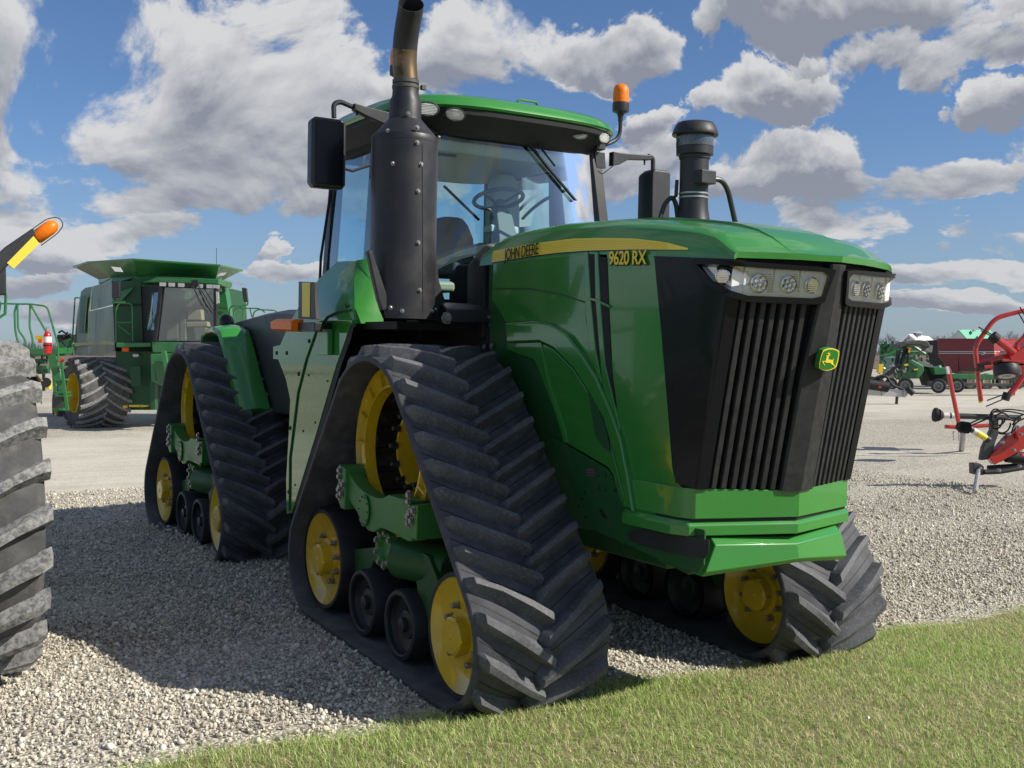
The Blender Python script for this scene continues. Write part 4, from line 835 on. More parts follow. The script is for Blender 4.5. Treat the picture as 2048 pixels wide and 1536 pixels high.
# brackets either side of the shield
MB().prism([at(u, v, 'x', -.42) for u, v in ((735, 503), (744, 498), (778, 598), (778, 622), (765, 622), (757, 600))], (-.05, 0, 0)).build('heat_shield_bracket', BP, TR, bev=.012)
MB().prism([at(u, v, 'x', -.52) for u, v in ((875, 560), (891, 612), (891, 622), (875, 618))], (-.012, 0, 0)).build('shield_tab', CREAM, TR, bev=.002)
MB().prism([at(u, v, 'x', -.5) for u, v in ((872, 500), (878, 560), (890, 600), (886, 648), (868, 640), (868, 560))], (-.25, 0, 0)).build('shield_support', BM, TR, bev=.004)
# ---- fender shell, tank and liners (both sides)
Yt = 1.25
a_ = lambda u, v, y: at(u, v, 'y', -y)
S1 = dict(fold_top=a_(706, 522, 1.16), fold_mid=a_(700, 557, 1.22), fold_low=a_(701, 616, Yt), fold_bot=a_(704, 647, Yt))
front = [S1['fold_top'], S1['fold_mid'], S1['fold_low'], S1['fold_bot']]
xf_ = S1['fold_low'][0]
inn_ = [at(733, 517, 'x', xf_-.06), at(742, 560, 'x', xf_-.02), at(757, 616, 'x', xf_), at(770, 647, 'x', xf_)]
rear = [a_(675, 523, 1.13), a_(640, 555, 1.20), a_(598, 612, Yt), a_(577, 650, Yt)]
side = []
for sgn in (-1, 1):
    f = (lambda p: p) if sgn < 0 else (lambda p: mir([p])[0])
    R2 = []
    for i in range(4):
        rr_ = [rear[i], rear[i]*.5+front[i]*.5, front[i]*.92+rear[i]*.08, front[i]+np.array([.012, .014, 0]), front[i]*.86+inn_[i]*.14+np.array([.02, 0, 0]), inn_[i]]; R2.append([f(p) for p in rr_])
    MB().loft(R2, cap=False, closed=False).build('cab_fender', G if sgn > 0 else G, TR, ang=60)
    MB().loft([R2[0], [f(np.array([p[0], -.80, p[2]+.01])) for p in [rear[0], rear[0]*.5+front[0]*.5, front[0], front[0], front[0]*.86+inn_[0]*.14, inn_[0]]]], cap=False, closed=False).build('fender_top', G, TR, ang=60)
    main = [(577, 650), (650, 632), (704, 640), (704, 648), (697, 655), (692, 676), (672, 732), (653, 796), (634, 862), (610, 940), (588, 1012), (583, 1026), (573, 1028), (572, 960), (577, 870), (580, 800), (572, 760), (556, 719), (546, 718), (546, 693), (560, 690)]
    tk = MB().prism([f(a_(u, v, Yt+.004)) for u, v in main], (0, -.02*sgn, 0)).build('tank_panel', GT, TR, bev=.004)
    seam = [(699, 619), (676, 623), (655, 634), (634, 659), (613, 718), (596, 786), (587, 860), (580, 916), (579, 1022)]
    MB().tube([f(a_(u, v, Yt+.008)) for u, v in seam], .009, 6).build('panel_seal', GD, tk)
    for u, v in ((693, 611), (618, 682), (597, 748), (580, 856), (577, 984), (553, 706), (573, 706)): MB().lathe([(.016, 0), (.016, .004), (.008, .005)], f(a_(u, v, Yt+.006)), (0, -1 if sgn < 0 else 1, 0), 10).build('panel_grommet', BM, tk)
    for u, v in ((617, 750), (655, 762), (630, 845), (606, 862), (590, 970)): MB().lathe([(.009, 0), (.009, .004)], f(a_(u, v, Yt+.005)), (0, -1 if sgn < 0 else 1, 0), 8).build('panel_dimple', GD, tk)
    MB().prism([f(a_(u, v, Yt+.05)) for u, v in ((634, 658), (655, 658), (655, 710), (634, 710))], (0, -.04*sgn, 0)).build('step_bracket', G, tk, bev=.006)
    s_ = sgn
    MB().box((-1.85, s_*1.13, 1.0), (-1.80, s_*.5, 1.96)).build('fender_liner', BM, TR)
    MB().box((-1.85, s_*1.15, 1.905), (xf_+.52, s_*.5, 1.955)).build('fender_liner', BM, TR)
    MB().box((-1.8, s_*.56, .9), (-.40, s_*.5, 1.93)).build('fender_liner', BM, TR)
for (u, v) in ((707, 651), (724, 648), (890, 654), (969, 694), (984, 693), (944, 684)): pass
for u, v in ((969, 694), (984, 692)): hexbolt(TR, at(u, v, 'y', -.57), (0, -1, 0), .014, .012, ZB)
# cut mark: black liner lip following the front of the tank panel
lip_ = [(704, 648), (697, 655), (692, 676), (672, 732), (653, 796), (634, 862), (610, 940), (588, 1012)]
MB().loft([[a_(u, v, Yt-.0), a_(u+10, v+1, Yt-.0), a_(u+10, v+1, Yt-.25), a_(u, v, Yt-.25)] for u, v in lip_]).build('liner_edge', BM, TR)
# amber light and reflector plate on the side
al = MB().box(at(595, 663, 'y', -1.44), at(629, 644, 'y', -1.44)+np.array([0, .06, 0])).build('marker_light_arm', BP, TR, bev=.008)
pA, pB = at(549, 650, 'y', -1.44), at(596, 651, 'y', -1.44)
MB().loft([[c+np.array([0, y, z])*w for y, z in ((-.02, -.045), (-.05, -.03), (-.05, .03), (-.02, .045), (.04, .045), (.04, -.045))] for c, w in ((pA, .35), (pA+(pB-pA)*.06, .8), (pA+(pB-pA)*.2, 1), (pB, 1))]).build('amber_marker_light', AM, al, ang=25)
q = [at(u, v, 'y', -1.42) for u, v in ((597, 563), (628, 564), (629, 600), (631, 639), (596, 637))]; pl_ = MB().prism(q, (0, .03, 0)).build('reflector_plate', BP, al, bev=.004)
MB().prism([at(u, v, 'y', -1.4245) for u, v in ((604, 565), (620, 565), (619, 634), (604, 633))], (0, .003, 0)).build('reflector_stripe', DYE, al)
MB().bar((pB+np.array([.22, .06, 0])), pB+np.array([.10, .26, 0]), .04, .05).build('light_bracket', BP, al)
# ---- mirrors
def mirror(px, x, depth, body_yaw, name='wing_mirror'):
    (u0, v0), (u1, v1) = px; a, b = at(u0, v0, 'x', x), at(u1, v1, 'x', x); c = (a+b)/2; w, h = abs(b[1]-a[1])/2, abs(a[2]-b[2])/2
    rings = []
    for d, k in ((0, .90), (.015, 1.0), (depth*.6, .98), (depth, .80)):
        rings.append([c+np.array([depth/2-d, 0, 0])*1.0+np.array([0, sx_*w*k*1, sz*h*(.5+.5*k)]) for sx_, sz in ((-1, -.88), (-.8, -1), (.8, -1), (1, -.88), (1, .88), (.8, 1), (-.8, 1), (-1, .88))])
    return MB().loft(rings).build(name, BG if False else BP, TR, bev=.008, ang=40), c, w, h
m1, c1, w1, h1 = mirror(((617, 234), (684, 382)), -1.0, .14, 0)
MB().prism([c1+np.array([.072, y*w1*.8, z*h1*.9]) for y, z in ((-1, -1), (1, -1), (1, 1), (-1, 1))], (.006, 0, 0)).build('mirror_shell_panel', BG, m1, bev=.003)
pa = [at(668, 236, 'x', -1.0), at(667, 208, 'x', -1.0), at(680, 203, 'x', -1.0), at(710, 216, 'x', -1.0)]
MB().tube(arc_path(pa, .05), .017, 10).build('mirror_arm', BP, m1)
MB().loft([[p+np.array([dx_, 0, dz_]) for dx_, dz_ in ((-.03, -h_), (.03, -h_), (.03, h_), (-.03, h_))] for p, h_ in ((at(706, 214, 'x', -1.0), .022), (at(730, 224, 'x', -1.0), .030), (at(785, 243, 'x', -1.0), .050))]).build('mirror_bracket', BP, m1, bev=.006)
MB().tube([at(714, 224, 'x', -1.0), at(714, 231, 'x', -1.0)], .008, 6).build('mirror_knob', BP, m1)
MB().tube([at(683, 336, 'x', -1.05), at(705, 342, 'x', -1.1), at(742, 330, 'x', -1.1)], .010, 6).build('grab_handle', BM, TR)
m2, c2, w2, h2 = mirror(((1289, 340), (1324, 448)), -1.0, .20, 0)
MB().tube(arc_path([at(1306, 342, 'x', -1.0), at(1306, 316, 'x', -1.0), at(1296, 312, 'x', -1.0)], .04), .018, 10).build('mirror_arm', BP, m2)
MB().loft([[p+np.array([dx_, 0, dz_]) for dx_, dz_ in ((-.03, -h_), (.03, -h_), (.03, h_), (-.03, h_))] for p, h_ in ((at(1222, 318, 'x', -1.0), .055), (at(1236, 318, 'x', -1.0), .045), (at(1254, 314, 'x', -1.0), .022), (at(1300, 316, 'x', -1.0), .018))]).build('mirror_bracket', BP, m2, bev=.006)
MB().prism([at(u, v, 'x', -1.0) for u, v in ((1190, 303), (1210, 305), (1212, 337), (1193, 336))], (-.02, 0, 0)).build('mirror_mount', BP, m2, bev=.004)
MB().tube([at(1289, 320, 'x', -1.0), at(1289, 330, 'x', -1.0)], .008, 6).build('mirror_knob', BP, m2)
MB().tube(arc_path([at(1196, 342, 'x', -1.0), at(1205, 349, 'x', -1.0), at(1226, 332, 'x', -1.0)], .03), .004, 5).build('mirror_cable', BM, m2)
# ---- beacons
def beacon(path, foot, r=.062, H=.17, par=TR):
    b = MB().tube(arc_path(path, .08, 7), .016, 10).build('beacon_pole', BP, par); p = path[-1]
    MB().lathe([(.018, -.02), (.022, .02), (.03, .04), (r*1.02, .055), (r*1.06, .07), (r*1.06, .12), (r, .125)], p, UP, 24).build('beacon_base', BP, b, ang=30)
    MB().lathe([(r, .122), (r, .20), (r*.93, .235), (r*.7, .258), (r*.35, .268), (.002, .27)], p, UP, 24).build('beacon_lens', AM, b, ang=50)
    MB().lathe([(.02, .125), (.022, .18), (.004, .19)], p, UP, 12).build('beacon_bulb', LW, b); return b
beacon([at(1190, 293, 'x', -1.05), at(1212, 290, 'x', -1.05), at(1240, 276, 'x', -1.05), at(1241, 238, 'x', -1.05)], None)
beacon([at(801, 200, 'x', -1.9)+np.array([0, .05, -.1]), at(794, 175, 'x', -1.9), at(794, 165, 'x', -1.9)], None, r=.055)
MB().box(at(1184, 300, 'x', -1.0), at(1202, 286, 'x', -1.0)+np.array([.06, 0, 0])).build('beacon_bracket', BP, TR, bev=.006)
# ---- wiper
pw = [at(u, v, 'x', -.93) for u, v in ((1047, 252), (1085, 300), (1110, 332))]; wp = MB().tube(pw, .008, 6).build('wiper_arm', BM, TR)
bl_ = [at(u, v, 'x', -.945) for u, v in ((1057, 286), (1100, 340), (1151, 401))]; MB().loft([[p+np.array([dx_, dy_, 0]) for dx_, dy_ in ((-.01, -.012), (.012, -.008), (.012, .008), (-.01, .012))] for p in bl_]).build('wiper_blade', BM, wp)
MB().tube([at(u, v, 'x', -2.52) for u, v in ((888, 372), (958, 440))], .012, 6).build('rear_wiper', BM, TR)
MB().tube([(-2.56, .68, 2.15), (-2.56, .68, 3.25)], .045, 6).build('rear_window_post', GREYI, TR)
# ---- air intake stack
IX = at(1386, 440, 'y', .36); IO = (IX[0], .36, 0); IC = IX[0]
iz = lambda v: float(at(1386, v, 'x', IC)[2]); ir = lambda w: w/2*abs(at(1300, 400, 'x', IC)[1]-at(1301, 400, 'x', IC)[1])*.93
stk = MB().lathe([(ir(66), iz(458)), (ir(58), iz(440)), (ir(52), iz(420)), (ir(50), iz(402)), (ir(50), iz(318)), (ir(54), iz(318)), (ir(54), iz(312)), (ir(64), iz(310)), (ir(64), iz(262))], IO, UP, 32, cap=False).build('intake_stack', BP, TR, ang=25)
MB().lathe([(ir(63), iz(270)), (ir(79), iz(271)), (ir(80), iz(268)), (ir(77), iz(262)), (ir(70), iz(252)), (ir(62), iz(246)), (ir(48), iz(244)), (.002, iz(243))], IO, UP, 36, cap=False).build('intake_cap', BE, stk, ang=40)
MB().lathe([(ir(65), iz(294)), (ir(65.5), iz(292)), (ir(65.5), iz(277)), (ir(65), iz(275))], IO, UP, 32, cap=False).build('intake_sight_bowl', pm('smoked_bowl', (.07, .08, .10), .15, coat=1, nz=(30, .4)), stk)
for v in (388, 396): MB().lathe([(ir(50), iz(v+2)), (ir(52.5), iz(v+1.5)), (ir(52.5), iz(v-1.5)), (ir(50), iz(v-2))], IO, UP, 32, cap=False).build('hose_clamp', GALV, stk)
MB().box((IC+.05, .30, iz(372)), (IC+.14, .42, iz(345))).build('stack_clamp', BP, stk, bev=.006)
tu = [at(u, v, 'x', IC+.1) for u, v in ((1402, 360), (1420, 358), (1443, 359), (1456, 380), (1473, 456))]
MB().tube(arc_path(tu, .10, 6), .017, 10).build('stack_brace', BP, TR)
tu = [at(u, v, 'x', IC-.05) for u, v in ((1316, 450), (1330, 405), (1345, 393), (1352, 408), (1356, 440))]; MB().tube(arc_path(tu, .06), .015, 8).build('stack_brace', BP, TR)
MB().tube([at(u, v, 'x', IC-.05) for u, v in ((1344, 396), (1352, 392), (1354, 360))], .012, 6).build('stack_strut', BP, TR)
# ---- rear half: black engine-side shell, green strap fenders, lamp, hitch frame
prof = [(462, 648), (500, 637), (546, 629), (579, 626), (579, 700), (579, 822), (517, 824), (506, 790), (486, 730), (468, 690)]
P_ = [at(u, v, 'y', -.86) for u, v in prof]
P_[3][0] = -2.2; P_[4][0] = -2.2; P_[5][0] = -2.2; P_[3][2] = 2.03
rs = MB(); Pm = [np.array([p[0]*.94-.15, p[1]+.14, p[2]*.985+.015]) for p in P_]
o_ = MB().loft([[p+np.array([0, .06, -.05]) if False else p for p in P_], ]+[[np.array([p[0], -.70, p[2]+.05 if p[2] > 1.9 else p[2]]) for p in P_], [np.array([p[0], .70, p[2]+.05 if p[2] > 1.9 else p[2]]) for p in P_], [np.array([p[0], .86, p[2]]) for p in P_]]).build('rear_shell', BP, TR, bev=.012)
MB().box((-2.6, -.845, 1.25), (-2.15, -.868, 1.75)).build('shell_recess', BM, TR, bev=.01)
for sgn in (-1, 1):
    f = (lambda p: p) if sgn < 0 else (lambda p: mir([p])[0])
    pr2 = [(-4.98, 1.78), (-4.94, 1.85), (-4.82, 1.905), (-4.60, 1.925), (-4.40, 1.88), (-4.24, 1.72), (-4.04, 1.47), (-3.84, 1.26), (-3.76, 1.17)]
    MB().loft([[f(p) for p in (np.array([x, -1.17, z]), np.array([x+.035, -1.15, z+.02]), np.array([x+.06, -1.0, z+.045]), np.array([x+.05, -.88, z+.03]), np.array([x-.0, -.88, z-.02]), np.array([x-.03, -1.15, z-.03]))] for x, z in pr2]).build('rear_fender', G, TR, ang=45, bev=.004)
q = at(452, 643, 'y', -.95); wl = MB().lathe([(.02, -.06), (.06, -.05), (.075, -.01), (.07, .015), (.05, .03), (.001, .035)], q, (.5, -.7, .1), 20).build('work_lamp', BG, TR); MB().cyl(q+np.array([0, .02, -.02]), q+np.array([.10, .1, -.10]), .012, n=8).build('lamp_stalk', BP, wl)
MB().box((-2.3, -.86, .95), (-2.15, .86, 2.0)).build('rear_bulkhead', BM, TR)
MB().box((-6.2, -.42, .55), (-2.9, .42, 1.15)).build('rear_frame', GD, TR, bev=.02)
MB().box((-5.4, -.5, 1.2), (-3.0, .5, 1.9)).build('fuel_tank_core', BM, TR, bev=.02)
for u, v in ((545, 833), (555, 850)): hexbolt(TR, at(u, v, 'y', -.8), (0, -1, 0), .014, .02, ZB)
MB().box((-2.9, -.9, 1.10), (-2.2, -.5, 1.22)).build('step_mount', BM, TR)

# ------------------------------------------------------------------ things further off
def D(u, v, d):
    r = (CM[2]+CM[0]*(u-1024)/FPX-CM[1]*(v-768)/FPX); return CAMP+r*d
def px(d): return d/FPX
def gpt(u, v, z=0.): return WF.at(u, v, 'z', z)
def P_(par, name, mat, pts, d, th, bev=0, d2=None):
    """panel: outline (u,v[,d]) at its distance, th metres deep"""
    Q = [D(p[0], p[1], p[2] if len(p) > 2 else d) for p in pts]; return MB().prism(Q, FD*th).build(name, mat, par, bev=bev, smooth=False)
def B_(par, name, mat, pts, d, r, n=6, rad=0, closed=False):
    Q = [D(p[0], p[1], p[2] if len(p) > 2 else d) for p in pts]
    if rad: Q = arc_path(Q, rad)
    return MB().tube(Q, r, n, closed).build(name, mat, par)

def tyre(par, c, R, W, ax, rim, nl=20, lug_h=.05, lugs=True, mat=RT, lmat=RTL, rimmat=Y, flip=1, ang0=0, lw=.030, name='tyre', both=True, sweep=.42):
    c = np.array(c, float); u, v, a = basis(ax); prof = [(rim, W*.42), (rim+.02, W*.46), (R-.34*(R-rim), W*.475), (R-lug_h-.04, W*.465), (R-lug_h, W*.41), (R-lug_h+.012, W*.2), (R-lug_h+.016, 0)]
    prof = prof+[(r, -t) for r, t in prof[:-1]][::-1]
    t_ = MB().lathe(prof, c, ax, 56, cap=False).build(name, mat, par, ang=50)
    if lugs:
        for k in range(nl):
            for s_ in (-1, 1):
                a0 = 2*pi*(k+(.5 if s_ > 0 else 0))/nl+ang0; rings = []
                for f, hh, ww in ((-.06, .25, .7), (0.0, .95, .9), (.3, 1, 1), (.6, 1, 1), (.88, .95, 1.05), (1.0, .55, 1.15), (1.06, -.9, 1.1)):
                    th = a0-flip*sweep*(1.4*f-.4*f*f); ff = min(f, 1.0); t = s_*(W*.5)*ff*1.0; rb = R-lug_h-.012-(.03 if f > 1 else 0)-(0.015*max(0, f-.5)); rt = R-lug_h+lug_h*max(hh, -.4)-.006*f
                    w_ = lw*ww; rings.append([c+a*t+(u*cos(q)+v*sin(q))*rr for q, rr in ((th-w_*1.7/R, rb), (th-w_*.8/R, rt), (th+w_*.8/R, rt), (th+w_*1.7/R, rb))])
                MB().loft(rings).build('tyre_lug', lmat, t_, ang=35)
    for s_ in (-1, 1):
        MB().lathe([(rim+.01, s_*W*.44), (rim-.02, s_*W*.47), (rim-.05, s_*W*.40), (rim-.07, s_*W*.1), (rim*.35, s_*W*.05), (rim*.3, s_*W*.2), (.001, s_*W*.2)], c, ax, 36, cap=False).build('rim', rimmat, t_)
    return t_

# ---- the machine at the near left: its big lugged tyre and a tall amber marker arm
NM = empty('parked_combine', None, 'machine cut off at picture edge, with a tall dusty grey lugged tyre and amber marker', 'combine')
tyre(NM, (-.98, -3.69, .905), .945, .84, (0, 1, 0), .50, nl=23, lug_h=.085, flip=1, ang0=.18, lw=.033, sweep=.24)
MB().cyl((-.98, -4.1, .9), (-.98, -5.6, .9), .14, n=16).build('axle_housing', GD, NM)
MB().box((-3.6, -5.8, 1.2), (-.2, -4.75, 2.4)).build('body', G2, NM, bev=.05)
pa = [WF.at(u, v, 'x', -1.0) for u, v in ((-60, 600), (-20, 545), (20, 505), (74, 468))]
pa[0] += np.array([0, -.1, 0])
tt = MB(); rg = []
for i, p in enumerate(pa):
    d_ = nrm(pa[min(i+1, 3)]-pa[max(i-1, 0)]); n_ = np.cross((1, 0, 0), d_); rg.append([p+n_*a_*.040+np.array([b_, 0, 0]) for a_, b_ in ((-1, -.03), (1, -.03), (1, .03), (-1, .03))])
arm = tt.loft(rg).build('marker_arm', BP, NM, bev=.008)
q = [WF.at(u, v, 'x', -.966) for u, v in ((14, 526), (28, 537), (79, 487), (67, 472))]; MB().prism(q, (-.004, 0, 0)).build('reflector_panel', DYE, arm)
q0, q1 = WF.at(70, 477, 'x', -1.0), WF.at(112, 447, 'x', -1.0); ad = nrm(q1-q0)
MB().lathe([(.028, 0), (.040, .01), (.041, .10), (.036, .13), (.02, .15), (.002, .156)], q0, ad, 20).build('amber_light', AM, arm, ang=50)
nn_ = np.cross((1, 0, 0), ad)
MB().tube(arc_path([q0+nn_*.050, q0+nn_*.050+ad*.13, q0+nn_*.02+ad*.185, q0-nn_*.03+ad*.18, q0-nn_*.050+ad*.12, q0-nn_*.050], .05), .0035, 6).build('light_guard', GREYF, arm)
MB().tube([WF.at(u, v, 'x', -2.6) for u, v in ((-10, 640), (10, 628), (12, 590), (-10, 560))], .012, 6).build('handrail', G2, NM)
MB().tube([WF.at(-8, 600, 'x', -2.6), WF.at(-20, 640, 'x', -2.6), (-2.6, -4.85, 2.3)], .02, 8).build('mirror_arm', G2, NM)
MB().tube([WF.at(-10, 560, 'x', -2.6), (-2.6, -4.85, 2.35)], .02, 8).build('mirror_arm', G2, NM)
MB().box(WF.at(-20, 590, 'x', -2.6), WF.at(10, 525, 'x', -2.6)+np.array([.06, 0, 0])).build('wing_mirror', BP, NM, bev=.01)

# ---- combine harvester
CB = empty('combine_harvester', None, 'green combine harvester with flared grain tank and dusty windshield, beside the track tractor', 'combine')
d = 25.4
# grain tank extension
rim_ = [(148, 534, 29), (175, 525, 27.5), (268, 519, 25.6), (438, 531, 25.4), (484, 541, 27.5), (470, 538, 30), (180, 527, 31)]
bas_ = [(197, 559, 29), (220, 556, 27.5), (273, 553, 26.4), (432, 557, 26.3), (445, 561, 27.5), (440, 560, 30), (200, 559, 31)]
for i in range(4):
    a, b, c_, e_ = rim_[i], rim_[i+1], bas_[i+1], bas_[i]; Q = [D(*x) for x in (a, b, c_, e_)]; n_ = nrm(np.cross(Q[1]-Q[0], Q[3]-Q[0]))*.03
    pn = MB().prism(Q, n_).build('tank_extension_panel', G2 if i != 0 else pm('dusty_inner_sheet', (.20, .22, .17), .6), CB, smooth=False)
    MB().tube([Q[0], Q[1]], .03, 6).build('rim_edge', G2, pn)
for Q in (((222, 533), (240, 535), (246, 544), (230, 543)), ((433, 553), (440, 546), (453, 545), (447, 551))): P_(CB, 'tank_window', WHT, Q, 25.55, .02)
P_(CB, 'tank_collar', G2, [(197, 559, 29), (222, 556, 27.3), (273, 553, 26.3), (440, 557, 26.2), (440, 575, 26.2), (283, 572, 26.2), (224, 566, 27.2), (197, 568, 29)], 26, .05)
# body core, side shields, rear hood
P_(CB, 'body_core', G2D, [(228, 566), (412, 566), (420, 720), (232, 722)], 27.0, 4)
P_(CB, 'rear_shield', pm('side_shield_sheen', (.07, .12, .06), .42, coat=.15, dirt=(.7, .5, (.18, .20, .13)), bump=(.8, .1, .05)), [(184, 573, 30), (170, 576, 30.6), (162, 583, 31), (154, 630, 31), (148, 695, 31), (151, 710, 31), (174, 711, 30), (177, 621, 30)], 30, .1)  # reflected grey on the green shields put into base and mottling colours
P_(CB, 'rear_shield_window', G2D, [(162, 593, 30.4), (174, 590, 29.8), (168, 665, 29.8), (156, 666, 30.4)], 30, .05)
P_(CB, 'upper_shield', MATS['side_shield_sheen'], [(185, 573, 29.6), (223, 561, 26.6), (226, 608, 26.6), (181, 620, 29.6)], 28, .1)
P_(CB, 'lower_shield', MATS['side_shield_sheen'], [(178, 623, 29.6), (226, 612, 26.6), (230, 702, 26.6), (205, 712, 28), (175, 711, 29.6)], 28, .1)
P_(CB, 'shield_stripe', pm('faded_yellow', (.38, .34, .10), .5), [(149, 686, 30.95), (175, 684, 29.6), (200, 680, 28.1), (229, 684, 26.55), (229, 690, 26.55), (200, 688, 28.1), (175, 691, 29.6), (149, 693, 30.95)], 28, .01)
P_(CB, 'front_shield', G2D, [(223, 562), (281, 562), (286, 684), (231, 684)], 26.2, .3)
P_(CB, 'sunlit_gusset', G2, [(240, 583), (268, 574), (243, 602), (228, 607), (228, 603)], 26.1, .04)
P_(CB, 'shield_joint', BM, [(226, 609), (283, 608), (283, 611), (226, 612)], 26.15, .02)
P_(CB, 'left_shield', G2, [(431, 568), (448, 569), (455, 611), (459, 642), (459, 700), (431, 720)], 26.3, .4)
P_(CB, 'left_shield_joint', G2D, [(431, 614), (455, 616), (455, 618), (431, 616)], 26.25, .02)
P_(CB, 'warning_label', WHT, [(435, 575), (443, 576), (444, 583), (436, 583)], 26.25, .02)
# cab
P_(CB, 'cab_side', BM, [(283, 572, 26.2), (322, 572, 25.2), (309, 684, 25.2), (287, 684, 26.2)], 25.5, .1)
P_(CB, 'cab_side_window', GLC, [(303, 585, 25.6), (320, 585, 25.2), (308, 660, 25.2), (294, 660, 25.6)], 25.4, .02)
for nm, mt, Q in (('cab_roof', G2, [(281, 566, 26.2), (314, 553, 25.2), (439, 558, 25.2), (437, 570, 25.2), (318, 564, 25.2)]),): P_(CB, nm, mt, Q, 25.2, 1.2, .03)
P_(CB, 'light_bar', BM, [(316, 563), (440, 569), (434, 578), (322, 574)], 25.15, .2)
for u in (325, 343, 362, 399, 419, 432): P_(CB, 'work_light', LW, [(u-6, 564.5+(u-325)*.045), (u+6, 565+(u-325)*.045), (u+6, 572.5+(u-325)*.045), (u-6, 572+(u-325)*.045)], 25.1, .04)
P_(CB, 'camera_pod', BM, [(382, 560), (395, 560), (396, 572), (384, 573)], 25.0, .1)
P_(CB, 'windshield', GLC, [(323, 574), (429, 577), (427, 682), (309, 682)], 25.2, .01)
P_(CB, 'cab_pillar', BM, [(427, 576), (433, 576), (432, 684), (427, 683)], 25.1, .15); P_(CB, 'cab_pillar', BM, [(318, 572), (324, 574), (311, 684), (306, 684)], 25.1, .15)
P_(CB, 'cab_back_wall', GREYI, [(318, 570), (428, 572), (428, 684), (315, 684)], 26.6, .05)
P_(CB, 'rear_cab_window', pm('pale_green_glow', (.20, .38, .26), .4), [(325, 580), (381, 582), (380, 603), (352, 604), (350, 597), (325, 598)], 26.55, .02)
for Q, m_ in (([(376, 621), (402, 619), (404, 640), (374, 640)], CREAM), ([(372, 644), (414, 643), (416, 653), (372, 654)], CREAM), ([(386, 655), (412, 655), (410, 680), (390, 680)], GREYI), ([(360, 628), (371, 626), (372, 681), (359, 681)], GREYI), ([(322, 600), (352, 600), (352, 682), (320, 682)], SEATM), ([(334, 650), (356, 642), (357, 678), (332, 680)], GREYI)):
    P_(CB, 'cab_fitting', m_, Q, 26.0 if m_ is not SEATM else 26.3, .25, .02)
for Q in ([(385, 571), (398, 600), (415, 625)], [(398, 573), (412, 596), (427, 622)], [(388, 575), (404, 612)]): B_(CB, 'wiper_hose', BM, Q, 25.0, .012)
P_(CB, 'cab_base', G2, [(303, 683), (402, 685), (440, 690), (440, 707), (305, 705)], 25.2, 1.4, .02)
P_(CB, 'badge', DECAL, [(368, 689), (383, 688), (386, 695), (366, 695)], 25.1, .03); P_(CB, 'badge_mark', DYE, [(373, 690), (378, 690), (379, 694), (373, 694)], 25.05, .02)
P_(CB, 'platform', G2, [(232, 685), (302, 685), (302, 693), (232, 695)], 25.3, 1.0, .02)
P_(CB, 'signal_lamp', ORG, [(244, 695), (257, 695), (257, 703), (244, 703)], 25.5, .05)
P_(CB, 'chassis', G2D, [(232, 703), (330, 703), (332, 812), (245, 815), (235, 800)], 26.0, 3.0)
P_(CB, 'hanging_panel', G2D, [(258, 733), (281, 730), (282, 772), (262, 773)], 25.6, .1, .02)
P_(CB, 'inspection_disc', WHT, [(266, 708), (276, 708), (278, 711), (275, 714), (267, 714), (265, 711)], 25.9, .04)
P_(CB, 'feeder_house', G2, [(300, 708), (345, 706), (352, 760), (330, 775), (302, 762)], 24.6, 2.2, .03)
P_(CB, 'feeder_face', G2D, [(308, 722), (338, 724), (338, 765), (312, 762)], 24.5, .08); P_(CB, 'lift_cylinder', G2, [(322, 700), (330, 702), (338, 750), (330, 752)], 24.3, .12)
P_(CB, 'leg_frame', G2D, [(300, 762), (310, 762), (310, 820), (302, 820)], 25, .2); P_(CB, 'axle_beam', G2D, [(240, 806), (420, 806), (420, 820), (240, 820)], 26.2, .5)
for q in ([(246, 811), (252, 811), (252, 816), (246, 816)], [(258, 810), (279, 810), (278, 814), (258, 814)], [(281, 810), (297, 811), (290, 814), (281, 814)]): P_(CB, 'yellow_shoe', YLW, q, 25.4, .1)
# mirrors and rails
mr = P_(CB, 'wing_mirror', BP, [(223, 563), (240, 563), (239, 595), (223, 596)], 25.0, .08, .02); B_(mr, 'mirror_arm', G2, [(231, 577), (226, 606), (250, 604)], 25.1, .02)
mr = P_(CB, 'wing_mirror', BP, [(483, 575), (493, 576), (496, 604), (487, 604)], 25.4, .08, .02); B_(mr, 'mirror_arm', G2, [(496, 604), (495, 610), (480, 612), (462, 611)], 25.4, .02, rad=.05)
P_(CB, 'round_mirror', LW, [(432, 583), (437, 584), (438, 606), (433, 608)], 25.0, .05)
for Q in ([(458, 640), (459, 618), (464, 612), (482, 612), (488, 622), (483, 648)], [(466, 640), (468, 622), (474, 616), (520, 617), (530, 625)], [(505, 640), (508, 624), (516, 619), (552, 621), (560, 632)], [(500, 617), (504, 634)]): B_(CB, 'platform_rail', G2, Q, 25.6, .018, rad=.12)
for Q in ([(143, 708), (150, 596), (153, 595), (160, 596)], [(232, 685), (232, 617), (238, 606), (262, 607), (265, 614), (266, 684)], [(234, 645), (264, 645)], [(236, 650), (262, 670)]): B_(CB, 'hand_rail', G2, Q, 25.6 if Q[0][0] > 200 else 30, .02, rad=.1)
B_(CB, 'radio_aerial', BM, [(433, 552), (433, 496)], 26, .006, 5)
# wheels
cr = gpt(186, 857); R_ = .86
cc = D(192, 785, 26.2); tyre(CB, cc, .855, 1.18, (rotz(radians(7)) @ np.array([0, 1, 0])), .48, nl=20, lug_h=.06, flip=-1, lw=.034, sweep=.42)
cc2 = D(128, 812, 31); tyre(CB, cc2, .62, .5, (0, 1, 0), .3, nl=14, lugs=False)
